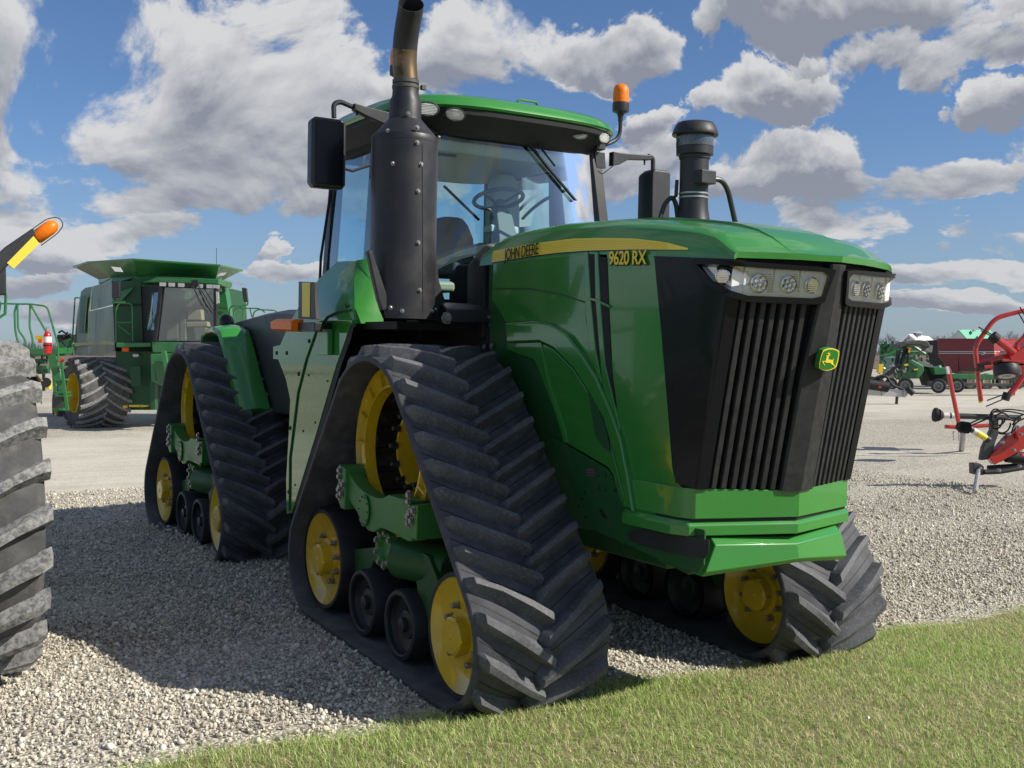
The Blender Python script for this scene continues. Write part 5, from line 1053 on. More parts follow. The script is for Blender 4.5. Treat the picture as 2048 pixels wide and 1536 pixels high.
# ladder with platform and extinguisher
ld = P_(CB, 'ladder', G2, [(92, 698), (108, 698), (136, 820), (130, 822), (110, 760), (100, 735)], 25.0, .05); P_(ld, 'ladder_rail', G2, [(119, 725), (124, 725), (137, 822), (131, 822)], 24.7, .04); P_(ld, 'ladder_rail', G2, [(100, 700), (104, 700), (113, 790), (107, 790)], 25.3, .04)
for i, v in enumerate((732, 758, 784, 790)): P_(ld, 'ladder_step', G2, [(104+i*2, v), (125+i*3, v), (125+i*3, v+3), (104+i*2, v+3)], 24.8, .3)
P_(ld, 'rubber_flap', GREYF, [(106, 795), (125, 794), (126, 818), (107, 818)], 24.9, .02); P_(ld, 'bottom_step', G2, [(104, 817), (126, 816), (126, 821), (104, 821)], 24.8, .35)
P_(CB, 'ladder_platform', G2, [(45, 698), (118, 696), (118, 708), (100, 712), (45, 706)], 25.0, .8, .02)
for Q in ([(0, 607), (36, 608), (60, 608), (90, 612), (96, 618), (116, 690)], [(29, 625), (32, 612), (36, 609)], [(29, 625), (30, 660), (36, 686)], [(35, 609), (36, 660), (50, 678), (53, 697)], [(60, 610), (59, 655), (65, 676), (66, 697)], [(62, 611), (96, 670)], [(116, 690), (117, 722), (110, 724)], [(-10, 590), (2, 606), (-5, 640)]): B_(CB, 'platform_railing', G2, Q, 24.8, .022, rad=.1)
ex = D(95, 685, 24.6); e_ = MB().lathe([(.085, -.30), (.09, -.28), (.09, .0), (.085, .10), (.06, .17), (.03, .20)], ex+np.array([0, 0, .05]), UP, 16).build('fire_extinguisher', EXTR, CB)
MB().lathe([(.0915, -.05), (.0915, .08)], ex+np.array([0, 0, .05]), UP, 16).build('extinguisher_label', WHT, e_); MB().cyl(ex+np.array([0, 0, .25]), ex+np.array([0, 0, .35]), .025).build('extinguisher_valve', GALV, e_)
MB().lathe([(.098, -.13), (.098, -.10)], ex+np.array([0, 0, .05]), UP, 16).build('strap', BM, e_)

# ---- implement behind the ladder
IM = empty('folded_implement', None, 'green folded field implement with black hoses, parked behind the combine ladder', 'implement')
for (u0, v0, u1, v1, w, m_) in ((52, 725, 92, 722, .16, G2D), (52, 736, 96, 738, .2, G2), (58, 745, 98, 742, .14, G2D), (62, 712, 92, 706, .12, G2), (120, 692, 146, 682, .2, G2), (118, 705, 145, 700, .15, G2D)):
    MB().bar(D(u0, v0, 33), D(u1, v1, 33), .2, w).build('frame_bar', m_, IM)
random.seed(5)
for i in range(26):
    a = (random.uniform(54, 96), random.uniform(708, 752)) if i < 14 else (random.uniform(112, 144), random.uniform(664, 704)); b = (a[0]+random.uniform(-14, 14), a[1]+random.uniform(-14, 14)); c = ((a[0]+b[0])/2+random.uniform(-6, 6), (a[1]+b[1])/2+random.uniform(-9, 4)); B_(IM, 'hydraulic_hose', BM, [a, c, b], 32.5+random.random(), .03, 5, rad=.2)
for i in range(10): u = 114+i*3.2; P_(IM, 'row_unit', BM, [(u, 670+(i % 3)*5), (u+5, 669+(i % 2)*6), (u+4, 690), (u+1, 694)], 33, .3)
for (u, v) in ((72, 672),): P_(IM, 'hopper', YLW, [(70, 671), (88, 671), (88, 678), (72, 679)], 33, .4); P_(IM, 'marker_lamp', ORG, [(76, 678), (84, 678), (84, 686), (76, 686)], 32.8, .1)
P_(IM, 'slow_vehicle_sign', ORG, [(118, 723), (123, 713), (128, 721), (124, 726), (119, 726)], 30, .02); P_(IM, 'red_label', RED, [(62, 726), (74, 726), (74, 729), (62, 729)], 32.5, .03)
P_(IM, 'wooden_prop', BRN, [(68, 747), (72, 747), (84, 762), (78, 763)], 32.6, .1)
for x, y in ((70, 760), (92, 765)): MB().cyl(D(x, y, 33), D(x, y, 33.4), .15).build('gauge_wheel', BM, IM)
P_(IM, 'support_leg', G2D, [(84, 740), (88, 740), (88, 782), (84, 782)], 33.2, .1)
YF = empty('yellow_blade_frame', None, 'yellow steel frame standing low on the gravel behind the green ladder', 'blade'); P_(YF, 'crossbar', YLW, [(66, 759), (98, 759), (98, 764), (66, 766)], 34, .2); P_(YF, 'upright', YLW, [(90, 760), (98, 760), (98, 778), (91, 778)], 34, .2); P_(YF, 'upright', YLW, [(66, 760), (70, 760), (71, 772), (67, 772)], 34, .2)

# ---- right: pto-driven red rake in front
RK = empty('rotary_rake', None, 'red hay rake with dark grey headstock, coiled black hoses and yellow-labelled driveshaft', 'rake')
d = 14.6
MB().cyl(gpt(1950, 984), D(1957, 940, d), .032, n=10).build('jack_leg', GALV, RK)
P_(RK, 'pivot_block', GREYF, [(1947, 927), (1962, 927), (1969, 933), (1968, 951), (1947.5, 949)], d, .16, .012); q = D(1958, 940, d); MB().lathe([(.042, -.02), (.042, .02), (.03, .03)], q, -FD, 20).build('pivot_pin', BP, RK)
P_(RK, 'headstock', GREYF, [(1961.6, 921), (1966, 896), (1983, 860), (1984, 837), (1998, 837), (1997.5, 868), (1983, 910), (1977, 919)], d+.02, .10, .012); q = D(1991, 845, d); MB().lathe([(.03, -.02), (.03, .02)], q, -FD, 16).build('hitch_pin', BP, RK)
P_(RK, 'drawbar', RED, [(1978, 916), (1990, 930), (2060, 892), (2060, 850), (2016, 873)], d-.02, .14, .012); P_(RK, 'drawbar_gusset', RED, [(1990, 926), (2003, 924), (2012, 918), (2010, 910), (1992, 918)], d+.1, .05, .005)
B_(RK, 'lower_link', BP, [(1968, 944), (2000, 943), (2060, 933)], d, .035, 8); B_(RK, 'lower_link', BM, [(1975, 935), (2020, 932), (2060, 925)], d+.2, .03, 8)
MB().cyl(D(2012, 912, d+.1), D(2060, 918, d+.1), .085, n=20).build('gearbox', BM, RK); P_(RK, 'shield_plate', RED, [(2030, 862), (2060, 850), (2060, 870), (2038, 880)], d-.1, .05, .004)
a, b = D(1916, 853, d-.1), D(1938, 856, d-.05); ax_ = nrm(b-a); L_ = np.linalg.norm(b-a)
prof = []; 
for k in range(9): prof += [(.045+.028*min(1, k/3)+.006, k*L_/9), (.045+.028*min(1, k/3)-.008, (k+.5)*L_/9)]
MB().lathe(prof, a, ax_, 20).build('shaft_boot', BM, RK); MB().cyl(b, D(1978, 880, d), .042, n=16).build('driveshaft', BP, RK)
s0, s1 = b, D(1978, 880, d)
for f0, f1, m_ in ((.18, .36, DWH), (.38, .82, DYE)): MB().cyl(s0+(s1-s0)*f0, s0+(s1-s0)*f1, .0435, n=16).build('shaft_label', m_, RK)
for (cu, cv, ru, rv, dd) in ((1992, 838, 13, 20, -.05), (1996, 836, 14, 15, .0), (2008, 852, 24, 16, .05), (2004, 846, 17, 20, .1)):
    MB().tube([D(cu+ru*cos(t), cv+rv*sin(t), d+dd+.05*sin(t)) for t in np.linspace(.0, 5.6, 22)], .011, 6).build('hydraulic_hose', BM, RK)
for Q in ([(1996, 821), (2020, 818), (2060, 824)], [(1990, 824), (2020, 822), (2060, 832)], [(1938, 848), (1958, 838), (1985, 832)], [(1940, 852), (1964, 842), (1990, 830)], [(2025, 850), (2036, 832), (2060, 826)], [(2022, 868), (2030, 845), (2050, 836)]): B_(RK, 'hydraulic_hose', BM, Q, d, .011, 6, rad=.1)
for (u, v) in ((2034, 854), (2040, 868), (2016, 868), (2003, 884), (2026, 900), (2037, 932), (1996, 940)): MB().lathe([(.022, 0), (.022, .05), (.012, .07)], D(u, v, d-.15), -FD, 8).build('fitting', GALV, RK)
B_(RK, 'pull_cord', RED, [(2044, 890), (2043, 908)], d-.2, .004, 5); MB().lathe([(.02, -.02), (.03, 0), (.02, .02)], D(2043, 910, d-.2), UP, 10).build('cord_knob', RED, RK)
# ---- tedder behind it
TD = empty('hay_tedder', None, 'red tubular hay tedder folded upright, with black tines and a tilted rubber tyre', 'tedder')
d = 19.5; r_ = .042
B_(TD, 'guard_hoop', RED, [(2075, 615), (1992, 635), (1971, 662), (1949, 694), (1953.5, 725), (1957, 765), (1962, 802)], d, r_, 10, rad=.25); P_(TD, 'hoop_tip', YLW, [(1959.5, 801), (1964.5, 801), (1965, 806), (1960, 806)], d-.03, .06)
B_(TD, 'rotor_arm', RED, [(1953, 727), (2019, 711)], d+.1, .05, 8); B_(TD, 'rotor_arm', RED, [(1990, 676), (2008, 690), (2028, 706)], d, .075, 10)
MB().cyl(D(1984, 671, d), D(1994, 680, d), .10, n=14).build('tine_hub', BM, TD)
for Q in ([(1957, 654), (1984, 669)], [(1962, 661), (1986, 674)], [(2040, 614), (2060, 650)], [(2036, 624), (2058, 662)], [(1930, 737), (1968, 737)], [(1932, 741), (1964, 741)], [(1974, 801), (2008, 789)], [(1972, 813), (2010, 797)]): B_(TD, 'spring_tine', BM, Q, d-.1, .012, 5)
for k in range(9):
    B_(TD, 'coil_tine', BM, [(1954+k*3.0, 728-k*.5), (1958+k*3.0, 731-k*.5), (1959+k*3, 736), (1955+k*2.6, 741)], d-.05, .014, 5, rad=.05)
for k in range(6): B_(TD, 'coil_tine', BM, [(1990+k*2.6, 722-k*.6), (1993+k*2.6, 727), (1991+k*2.5, 732)], d-.05, .014, 5, rad=.05)
P_(TD, 'rotor_housing', RED, [(2023, 702), (2036, 700), (2060, 684), (2060, 730), (2020, 724), (2019, 712)], d, .5, .03); P_(TD, 'cross_beam', RED, [(2006, 720), (2060, 721), (2060, 727), (2007, 725)], d-.15, .15, .01)
B_(TD, 'hoop_brace', RED, [(2060, 650), (2052, 672), (2033, 690), (2034, 700)], d, .05, 8, rad=.2); P_(TD, 'lower_housing', RED, [(2044, 730), (2060, 728), (2060, 762), (2046, 758)], d, .3, .02)
P_(TD, 'rotor_guard', RED, [(1985, 724), (1996, 720), (1999, 733), (1982, 738)], d+.1, .1, .01); MB().cyl(D(1966, 735, d), D(1984, 733, d), .07, n=12).build('tine_arm', RED, TD)
tyre(TD, D(2013, 742, 17.5), .235, .21, nrm(np.array([0, 0, 1.])*.95+FD*.30+FR_*.06), .12, lugs=False, mat=RR, rimmat=GALV, name='tyre')
for k in range(4): m = MB(); 
B_(TD, 'lower_arm', RED, [(2046, 752), (2033, 772), (2018, 790)], 19, .055, 8); MB().cyl(D(2015, 786, 18.9), D(2010, 800, 18.9), .07, n=12).build('arm_knuckle', BM, TD)
B_(TD, 'stand_arm', RED, [(1895, 734), (1908, 800), (1921, 864)], 18.5, .036, 8); P_(TD, 'arm_tip', WHT, [(1893, 733), (1898, 733), (1900, 748), (1896, 748)], 18.42, .05)
B_(TD, 'drawbar', RED, [(1890, 853), (1935, 856), (1948, 853), (1987, 850)], 18.6, .035, 8); MB().cyl(gpt(1923, 903), D(1926, 866, 19.0), .05, n=10).build('jack_leg', GALV, TD)
a, b = D(1866, 829, 19), D(1884, 831, 19); prof = [(.05, 0), (.12, .02), (.125, .06), (.09, .08), (.11, .10), (.08, .15), (.06, .17)]; MB().lathe(prof, a, nrm(b-a), 16).build('shaft_boot', BM, TD); MB().cyl(b, D(2040, 836, 19), .05, n=12).build('driveshaft', BP, TD)
for u0, u1 in ((1886, 1898), (1902, 1912)): MB().cyl(D(u0, 831+(u0-1884)*.03, 19), D(u1, 831+(u1-1884)*.03, 19), .052, n=12).build('shaft_label', DWH, TD)
for u in (1907, 1918):
    MB().tube([D(u+.8*sin(i*2.2), 862+i*2.3, 18.6) for i in range(9)], .012, 5).build('safety_chain', GALV, TD)
# ---- green implement in the middle distance
GI = empty('green_baler', None, 'green hay implement with rounded body and small black wheels, in front of the red wagon', 'implement')
d = 47
P_(GI, 'body', G2, [(1790, 735), (1798, 716), (1815, 713), (1848, 732), (1849, 741), (1840, 757), (1800, 758)], d, 2.0, .05); P_(GI, 'body_side', G2D, [(1798, 720), (1812, 718), (1836, 735), (1834, 754), (1798, 756)], d-.1, .1)
P_(GI, 'grey_deck', GREYI, [(1818, 712), (1850, 726), (1866, 730), (1866, 735), (1850, 733), (1818, 718)], d+.3, 1.2); P_(GI, 'chute', GREYF, [(1797, 692), (1812, 684), (1840, 680), (1856, 682), (1862, 692), (1860, 696), (1838, 690), (1815, 690), (1799, 698)], d-.2, 1.0, .05)
P_(GI, 'end_panel', GREYI, [(1852, 690), (1866, 691), (1864, 705), (1851, 702)], d, .5); P_(GI, 'lift_arm', BM, [(1796, 700), (1802, 700), (1796, 735), (1790, 742)], d-.3, .2); B_(GI, 'lift_arm', BM, [(1764, 755), (1800, 735), (1812, 695)], d-.3, .08)
P_(GI, 'reflector_post', BM, [(1815, 696), (1818, 696), (1818, 742), (1815, 742)], d-.4, .1); P_(GI, 'reflector', YLW, [(1817, 695), (1820, 695), (1820, 705), (1817, 705)], d-.45, .05); P_(GI, 'reflector', ORG, [(1819, 695), (1823, 696), (1821, 700), (1819, 700)], d-.5, .05); P_(GI, 'reflector', YLW, [(1808, 729), (1816, 727), (1817, 731), (1810, 732)], d-.5, .05)
P_(GI, 'body_label', YLW, [(1828, 738), (1836, 737), (1836, 740), (1828, 741)], d-.13, .02); P_(GI, 'rear_body', G2, [(1867, 735), (1876, 733), (1902, 737), (1905, 748), (1870, 750)], d-.3, 1.6, .04); P_(GI, 'beacon_cap', WHT, [(1879, 731), (1883, 731), (1883, 735), (1879, 735)], d-.3, .2)
P_(GI, 'machinery', BM, [(1850, 740), (1868, 738), (1900, 750), (1905, 766), (1880, 772), (1864, 772), (1858, 756)], d+.1, 1.2); P_(GI, 'machinery', GREYF, [(1860, 762), (1915, 764), (1915, 770), (1860, 770)], d-.4, .3)
P_(GI, 'rail_beam', G2, [(1904, 748), (2060, 750), (2060, 761), (1904, 758)], d-1.5, .4, .02); P_(GI, 'lower_beam', GREYF, [(1913, 765), (2060, 768), (2060, 775), (1913, 771)], d-2.0, .3, .02); P_(GI, 'yellow_bracket', YLW, [(1910, 762), (1921, 762), (1921, 766), (1910, 767)], d-2.1, .1)
P_(GI, 'beam_leg', GREYF, [(2028, 760), (2034, 760), (2030, 790), (2027, 790)], d-2.2, .1); P_(GI, 'beam_leg', GREYF, [(2034, 758), (2046, 758), (2040, 776), (2030, 776)], d-2.2, .1)
for (u, v, r, dd) in ((1811, 771, .36, 45.8), (1877, 772, .33, 44.8), (1914, 771, .33, 44.8), (1782, 768, .3, 47)):
    tyre(GI, D(u, v, dd), r, .28, nrm(-FD+FR_*-.45), r*.55, lugs=False, mat=RR, rimmat=GREYI)
for i in range(14):
    a = (1770+random.uniform(0, 38), 732+random.uniform(-10, 28)); B_(GI, 'hydraulic_hose', BM if i % 3 else GALV, [a, (a[0]+random.uniform(-10, 10), a[1]+random.uniform(-12, 12)), (a[0]+random.uniform(-14, 14), a[1]+random.uniform(-8, 14))], d-.6, .035, 5, rad=.3)
P_(GI, 'yellow_hopper', YLW, [(1759, 729), (1767, 728), (1766, 742), (1762, 748), (1757, 744)], d-.7, .3)
# ---- silver drawbar with black hitch
SD = empty('silver_drawbar', None, 'long grey steel drawbar on a short jack, poking out from behind the tractor grille', 'drawbar')
d = 37.5
P_(SD, 'beam', SIL, [(1700, 773), (1798, 779), (1812, 781), (1812, 795), (1798, 794), (1700, 788)], d, .25, .01); P_(SD, 'beam_joint', GREYI, [(1762, 777), (1763, 777), (1763, 791), (1762, 791)], d-.01, .02)
MB().cyl(D(1794, 794, d), gpt(1793, 808), .05, n=10).build('jack_leg', GREYF, SD); MB().cyl(D(1815, 776, d-.1), D(1826, 788, d-.1), .10, n=12).build('hitch_boot', BM, SD); P_(SD, 'hitch_bracket', GALV, [(1808, 778), (1818, 782), (1814, 792), (1806, 792)], d-.05, .2)
MB().cyl(D(1735, 768, d), D(1776, 774, d), .18, n=16).build('hydraulic_cylinder', BM, SD); B_(SD, 'hose', BM, [(1740, 760), (1772, 748), (1782, 770), (1806, 778)], d, .05, 6, rad=.4); P_(SD, 'pump_block', BM, [(1740, 752), (1762, 756), (1778, 770), (1740, 772)], d+.1, .5); B_(SD, 'mast', BM, [(1758, 760), (1800, 728)], d, .05); P_(SD, 'red_label', RED, [(1757, 772), (1763, 772), (1763, 776), (1757, 776)], d-.2, .05)
# ---- grain wagon
WG = empty('grain_wagon', None, 'dark red grain wagon with twin white stripes and an orange warning triangle', 'wagon')
A_, B2, C2 = (1877, 55.5), (1988, 52), (2035, 55)
def wg(name, mat, pts, off=0, th=.05):
    def dd(u): return (A_[1]+(B2[1]-A_[1])*(u-A_[0])/(B2[0]-A_[0]) if u <= 1988 else B2[1]+(C2[1]-B2[1])*(u-B2[0])/(C2[0]-B2[0]))-off
    return P_(WG, name, mat, [(u, v, dd(u)) for u, v in pts], 0, th)
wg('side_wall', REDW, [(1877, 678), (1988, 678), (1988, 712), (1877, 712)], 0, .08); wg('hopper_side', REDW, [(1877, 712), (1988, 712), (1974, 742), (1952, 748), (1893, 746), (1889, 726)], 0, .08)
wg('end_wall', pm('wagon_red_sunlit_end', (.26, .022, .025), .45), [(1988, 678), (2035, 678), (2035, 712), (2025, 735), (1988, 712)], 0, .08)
P_(WG, 'wagon_bed', BM, [(1880, 680), (2032, 680), (2020, 735), (1892, 740)], 56, 2.0)
wg('top_rail', REDW, [(1876, 677), (1988, 677), (1988, 679.5), (1876, 679.5)], .08, .1); wg('top_rail', REDW, [(1988, 677), (2036, 677), (2036, 679.5), (1988, 679.5)], .08, .1)
for v in (702.6, 706): wg('white_stripe', DWH, [(1878, v), (1988, v), (1988, v+1.3), (1878, v+1.3)], .02, .01); wg('white_stripe', DWH, [(1989, v), (2034, v), (2034, v+1.3), (1989, v+1.3)], .02, .01)
wg('logo_plate', DWH, [(1959, 705.5), (1961, 702.8), (1966, 702.3), (1970, 703.5), (1972, 706), (1970, 708.7), (1965, 709.6), (1961, 708.8)], .04, .02)
c0, c1 = D(1961.2, 707.9, 52.75), D(1971, 707.9, 52.45); text(WG, 'J&M', c0, c1-c0, UP, .12, DECAL, sx=.9)
wg('gusset', REDW, [(1915, 700), (1916.5, 700), (1916.5, 742), (1915, 742)], .06, .05); wg('gusset', REDW, [(1947, 706), (1948.5, 706), (1948.5, 740), (1947, 740)], .06, .05); wg('inspection_window', GREYI, [(1910, 717), (1914, 717), (1915, 724), (1912, 726), (1909, 723)], .03, .02)
P_(WG, 'warning_triangle', ORG, [(1995.5, 702), (2000.5, 712), (1990, 712)], 52.0, .03)
P_(WG, 'running_gear', GREYF, [(1900, 750), (2030, 750), (2030, 756), (1900, 756)], 53.5, .3); P_(WG, 'rust_chute', BRN, [(1926, 742), (1955, 742), (1948, 749), (1920, 749)], 52.5, .4)
for u in (1912, 1940, 1972, 2008, 2032): tyre(WG, D(u, 763, 53.4), .43, .3, nrm(-FD+FR_*.1), .22, lugs=False, mat=RR, rimmat=CREAM)
# ---- folded planter frames
FP = empty('folded_planter', None, 'dark green folded planter with stacked row units, left of the white barn', 'planter')
random.seed(9); d = 62
for i in range(9): v = 690+i*5; MB().bar(D(1760, v, d), D(1868 if i < 4 else 1830, v+random.uniform(-2, 2), d), .2, .14).build('frame_bar', G2D if i % 2 else G2, FP)
for i in range(60): u = random.uniform(1762, 1866); v = random.uniform(683, 722); w = random.uniform(1.5, 4); P_(FP, 'row_unit', random.choice([G2, G2D, G2D, BM, GREYI]), [(u, v), (u+w, v-1), (u+w, v+5), (u, v+4)], d-.3+random.random()*.5, .2)
B_(FP, 'wing_strut', G2, [(1828, 693), (1850, 708)], d-.6, .1); B_(FP, 'wing_strut', G2, [(1770, 712), (1800, 700)], d-.6, .1)
for u in (1775, 1800, 1842): P_(FP, 'stand', G2D, [(u, 715), (u+3, 715), (u+3, 752), (u, 752)], d, .2)

# ------------------------------------------------------------------ barns and trees
def barn(name, label, outline_end, d0, along_u, d1, wallm, roofm, eave_i):
    """gabled end outline in the view at d0; ridge runs away to along_u at d1"""
    e = empty(name, None, label, 'barn'); return e
WB = empty('white_barn', None, 'white gambrel-roofed barn with a rooftop cupola, in the distance behind the planter', 'barn')
d = 230
end = [(1796, 707), (1796, 694), (1802, 684), (1817, 670), (1830, 681), (1836, 694), (1836, 707)]
sh = (41, 2)
def lift(e_, du, dv, dd): return [D(u+du, v+dv*(1 if v < 700 else 0), dd) for u, v in e_]
F0 = [D(u, v, d) for u, v in end]; F1 = lift(end, 41, 5, d+14)
MB().prism(F0, FD*.3).build('gable_wall', GREYW, WB, smooth=False)
rf = MB(); 
for i, j in ((3, 4), (4, 5), (1, 2), (2, 3)): rf.slab([F0[i], F0[j], F1[j], F1[i]], [p+np.array([0, 0, .25]) for p in (F0[i], F0[j], F1[j], F1[i])])
rf.build('roof', WROOF, WB, smooth=False); MB().slab([F0[5], F0[6], F1[6], F1[5]], [p+FD*.3 for p in (F0[5], F0[6], F1[6], F1[5])]).build('side_wall', WHT, WB, smooth=False)
cu = P_(WB, 'cupola', GREYW, [(1833, 665), (1842, 665), (1842, 673), (1833, 672)], d+3, 2); P_(cu, 'cupola_roof', WROOF, [(1831, 666), (1842, 663), (1846, 665), (1844, 667)], d+2.8, 3); P_(WB, 'loft_window', BM, [(1816, 675), (1818.5, 675), (1818.5, 678), (1816, 678)], d-.2, .1)
P_(WB, 'lean_to', WHT, [(1868, 693), (1877, 690), (1877, 707), (1868, 707)], d+2, 5); P_(WB, 'lean_to_roof', WROOF, [(1866, 693), (1872, 688), (1879, 690), (1878, 692)], d+1.5, 5)
P_(WB, 'side_door', BM, [(1845, 699), (1847, 699), (1847, 707), (1845, 707)], d+3, .2)
GB = empty('green_roof_barn', None, 'grey barn with a bright green roof and small roof vents, rising behind the red wagon', 'barn')
d = 250; E0 = [D(u, v, d) for u, v in ((1900, 708), (1900, 682), (1917, 661.5), (1934, 680), (1934, 708))]; E1 = [D(u+63, v+(.5 if v < 700 else 0), d+6) for u, v in ((1900, 708), (1900, 682), (1917, 661.5), (1934, 680), (1934, 708))]
MB().prism(E0, FD*.3).build('gable_wall', GREYW, GB, smooth=False); MB().slab([E0[2], E0[3]+np.array([0, 0, -.1]), E1[3], E1[2]], [p+np.array([0, 0, .25]) for p in (E0[2], E0[3], E1[3], E1[2])]).build('roof', TEAL, GB, smooth=False)
MB().slab([E0[3], E0[4], E1[4], E1[3]], [p+FD*.3 for p in (E0[3], E0[4], E1[4], E1[3])]).build('side_wall', GREYW, GB, smooth=False); MB().slab([E0[2], E0[1], E1[1], E1[2]], [p+np.array([0, 0, .25]) for p in (E0[2], E0[1], E1[1], E1[2])]).build('roof', TEAL, GB, smooth=False)
for u, v in ((1925, 658), (1950, 658.5), (1976, 660)): P_(GB, 'roof_vent', WHT, [(u-2, v), (u+2, v), (u+2, v+4.5), (u-2, v+4.5)], d+1, 1)

def tree(u, dd, hpx, seed, label):
    rnd = random.Random(seed); base = gpt(u, 705+CAMP[2]/dd*FPX); base = D(u, 705+CAMP[2]/dd*FPX, dd); base[2] = 0; H = hpx*px(dd)+CAMP[2]
    T_ = empty('bare_tree', Frame(base, np.eye(3)), label, 'tree', 'bare trees along the far edge of the field')
    tw = MB(); tr = MB(); st = []
    tr.tube([(0, 0, 0), (.02*H, 0, H*.18), (0, .01*H, H*.32)], [H*.028, H*.022, H*.016], 6)
    def grow(p, dr, L, r, lv):
        q = p+dr*L; (tr if lv < 2 else tw).tube([p, (p+q)/2+np.array([rnd.gauss(0, .03), rnd.gauss(0, .03), 0])*L, q], [r, r*.8, r*.6], 5 if lv < 2 else 3)
        if lv >= 5: return
        for k in range(3 if lv < 4 else 4): nd = nrm(dr+np.array([rnd.gauss(0, .45), rnd.gauss(0, .45), rnd.gauss(.12, .25)])); grow(q if k else p+dr*L*.7, nd, L*rnd.uniform(.6, .82), r*.58, lv+1)
    for k in range(5): grow(np.array([0, 0, H*rnd.uniform(.16, .32)]), nrm((rnd.gauss(0, .5), rnd.gauss(0, .5), 1)), H*rnd.uniform(.19, .26), H*.012, 1)
    tr.build('trunk', BARK, T_); tw.build('crown', BARK, T_)
tl_ = [(1766, 460, 36, 'first bare grey tree just right of the tractor nose'), (1779, 430, 40, 'bare tree with a broad crown left of the white barn'), (1790, 470, 33, 'low bare tree touching the left end of the white barn'), (1862, 440, 38, 'bare tree directly behind the white barn roof'), (1872, 470, 40, 'bare tree above the right end of the white barn'), (1884, 430, 35, 'bare tree between the two barns, nearer the white one'), (1896, 430, 44, 'taller bare tree close against the green roof barn gable'), (1998, 420, 43, 'bare tree rising just right of the green roof'), (2013, 400, 54, 'tallest bare tree, dark and spreading, above the wagon end'), (2030, 440, 40, 'bare tree right of the tallest one, near the picture edge'), (2046, 430, 46, 'bare tree cut by the right picture edge'), (1985, 460, 38, 'bare tree half hidden by the right end of the green roof')]
for i, (u, dd, h, lb) in enumerate(tl_): tree(u, dd, h, i+3, lb)
# low distant tree belt along the horizon
bm_ = MB(); rnd = random.Random(3)
for i in range(9000):
    u = rnd.uniform(-700, 2700); dd = rnd.uniform(600, 700); b = D(u, 705, dd); b[2] = 0; h = (rnd.uniform(2, 7.5)+2.5*sin(u*.013)+1.5*sin(u*.05)); w = rnd.uniform(.2, .9) if i % 5 else 3; h = h if i % 5 else h*.4; k = rnd.uniform(-1.5, 1.5)
    bm_.add([b+FR_*-w, b+FR_*w, b+FR_*k+np.array([0, 0, h])], [(0, 1, 2)])
tag(bm_.build('distant_treeline', pm('hazy_trees', (.20, .19, .19), .95), None, smooth=False), 'thin grey line of bare woods on the horizon', None, None, 'stuff')

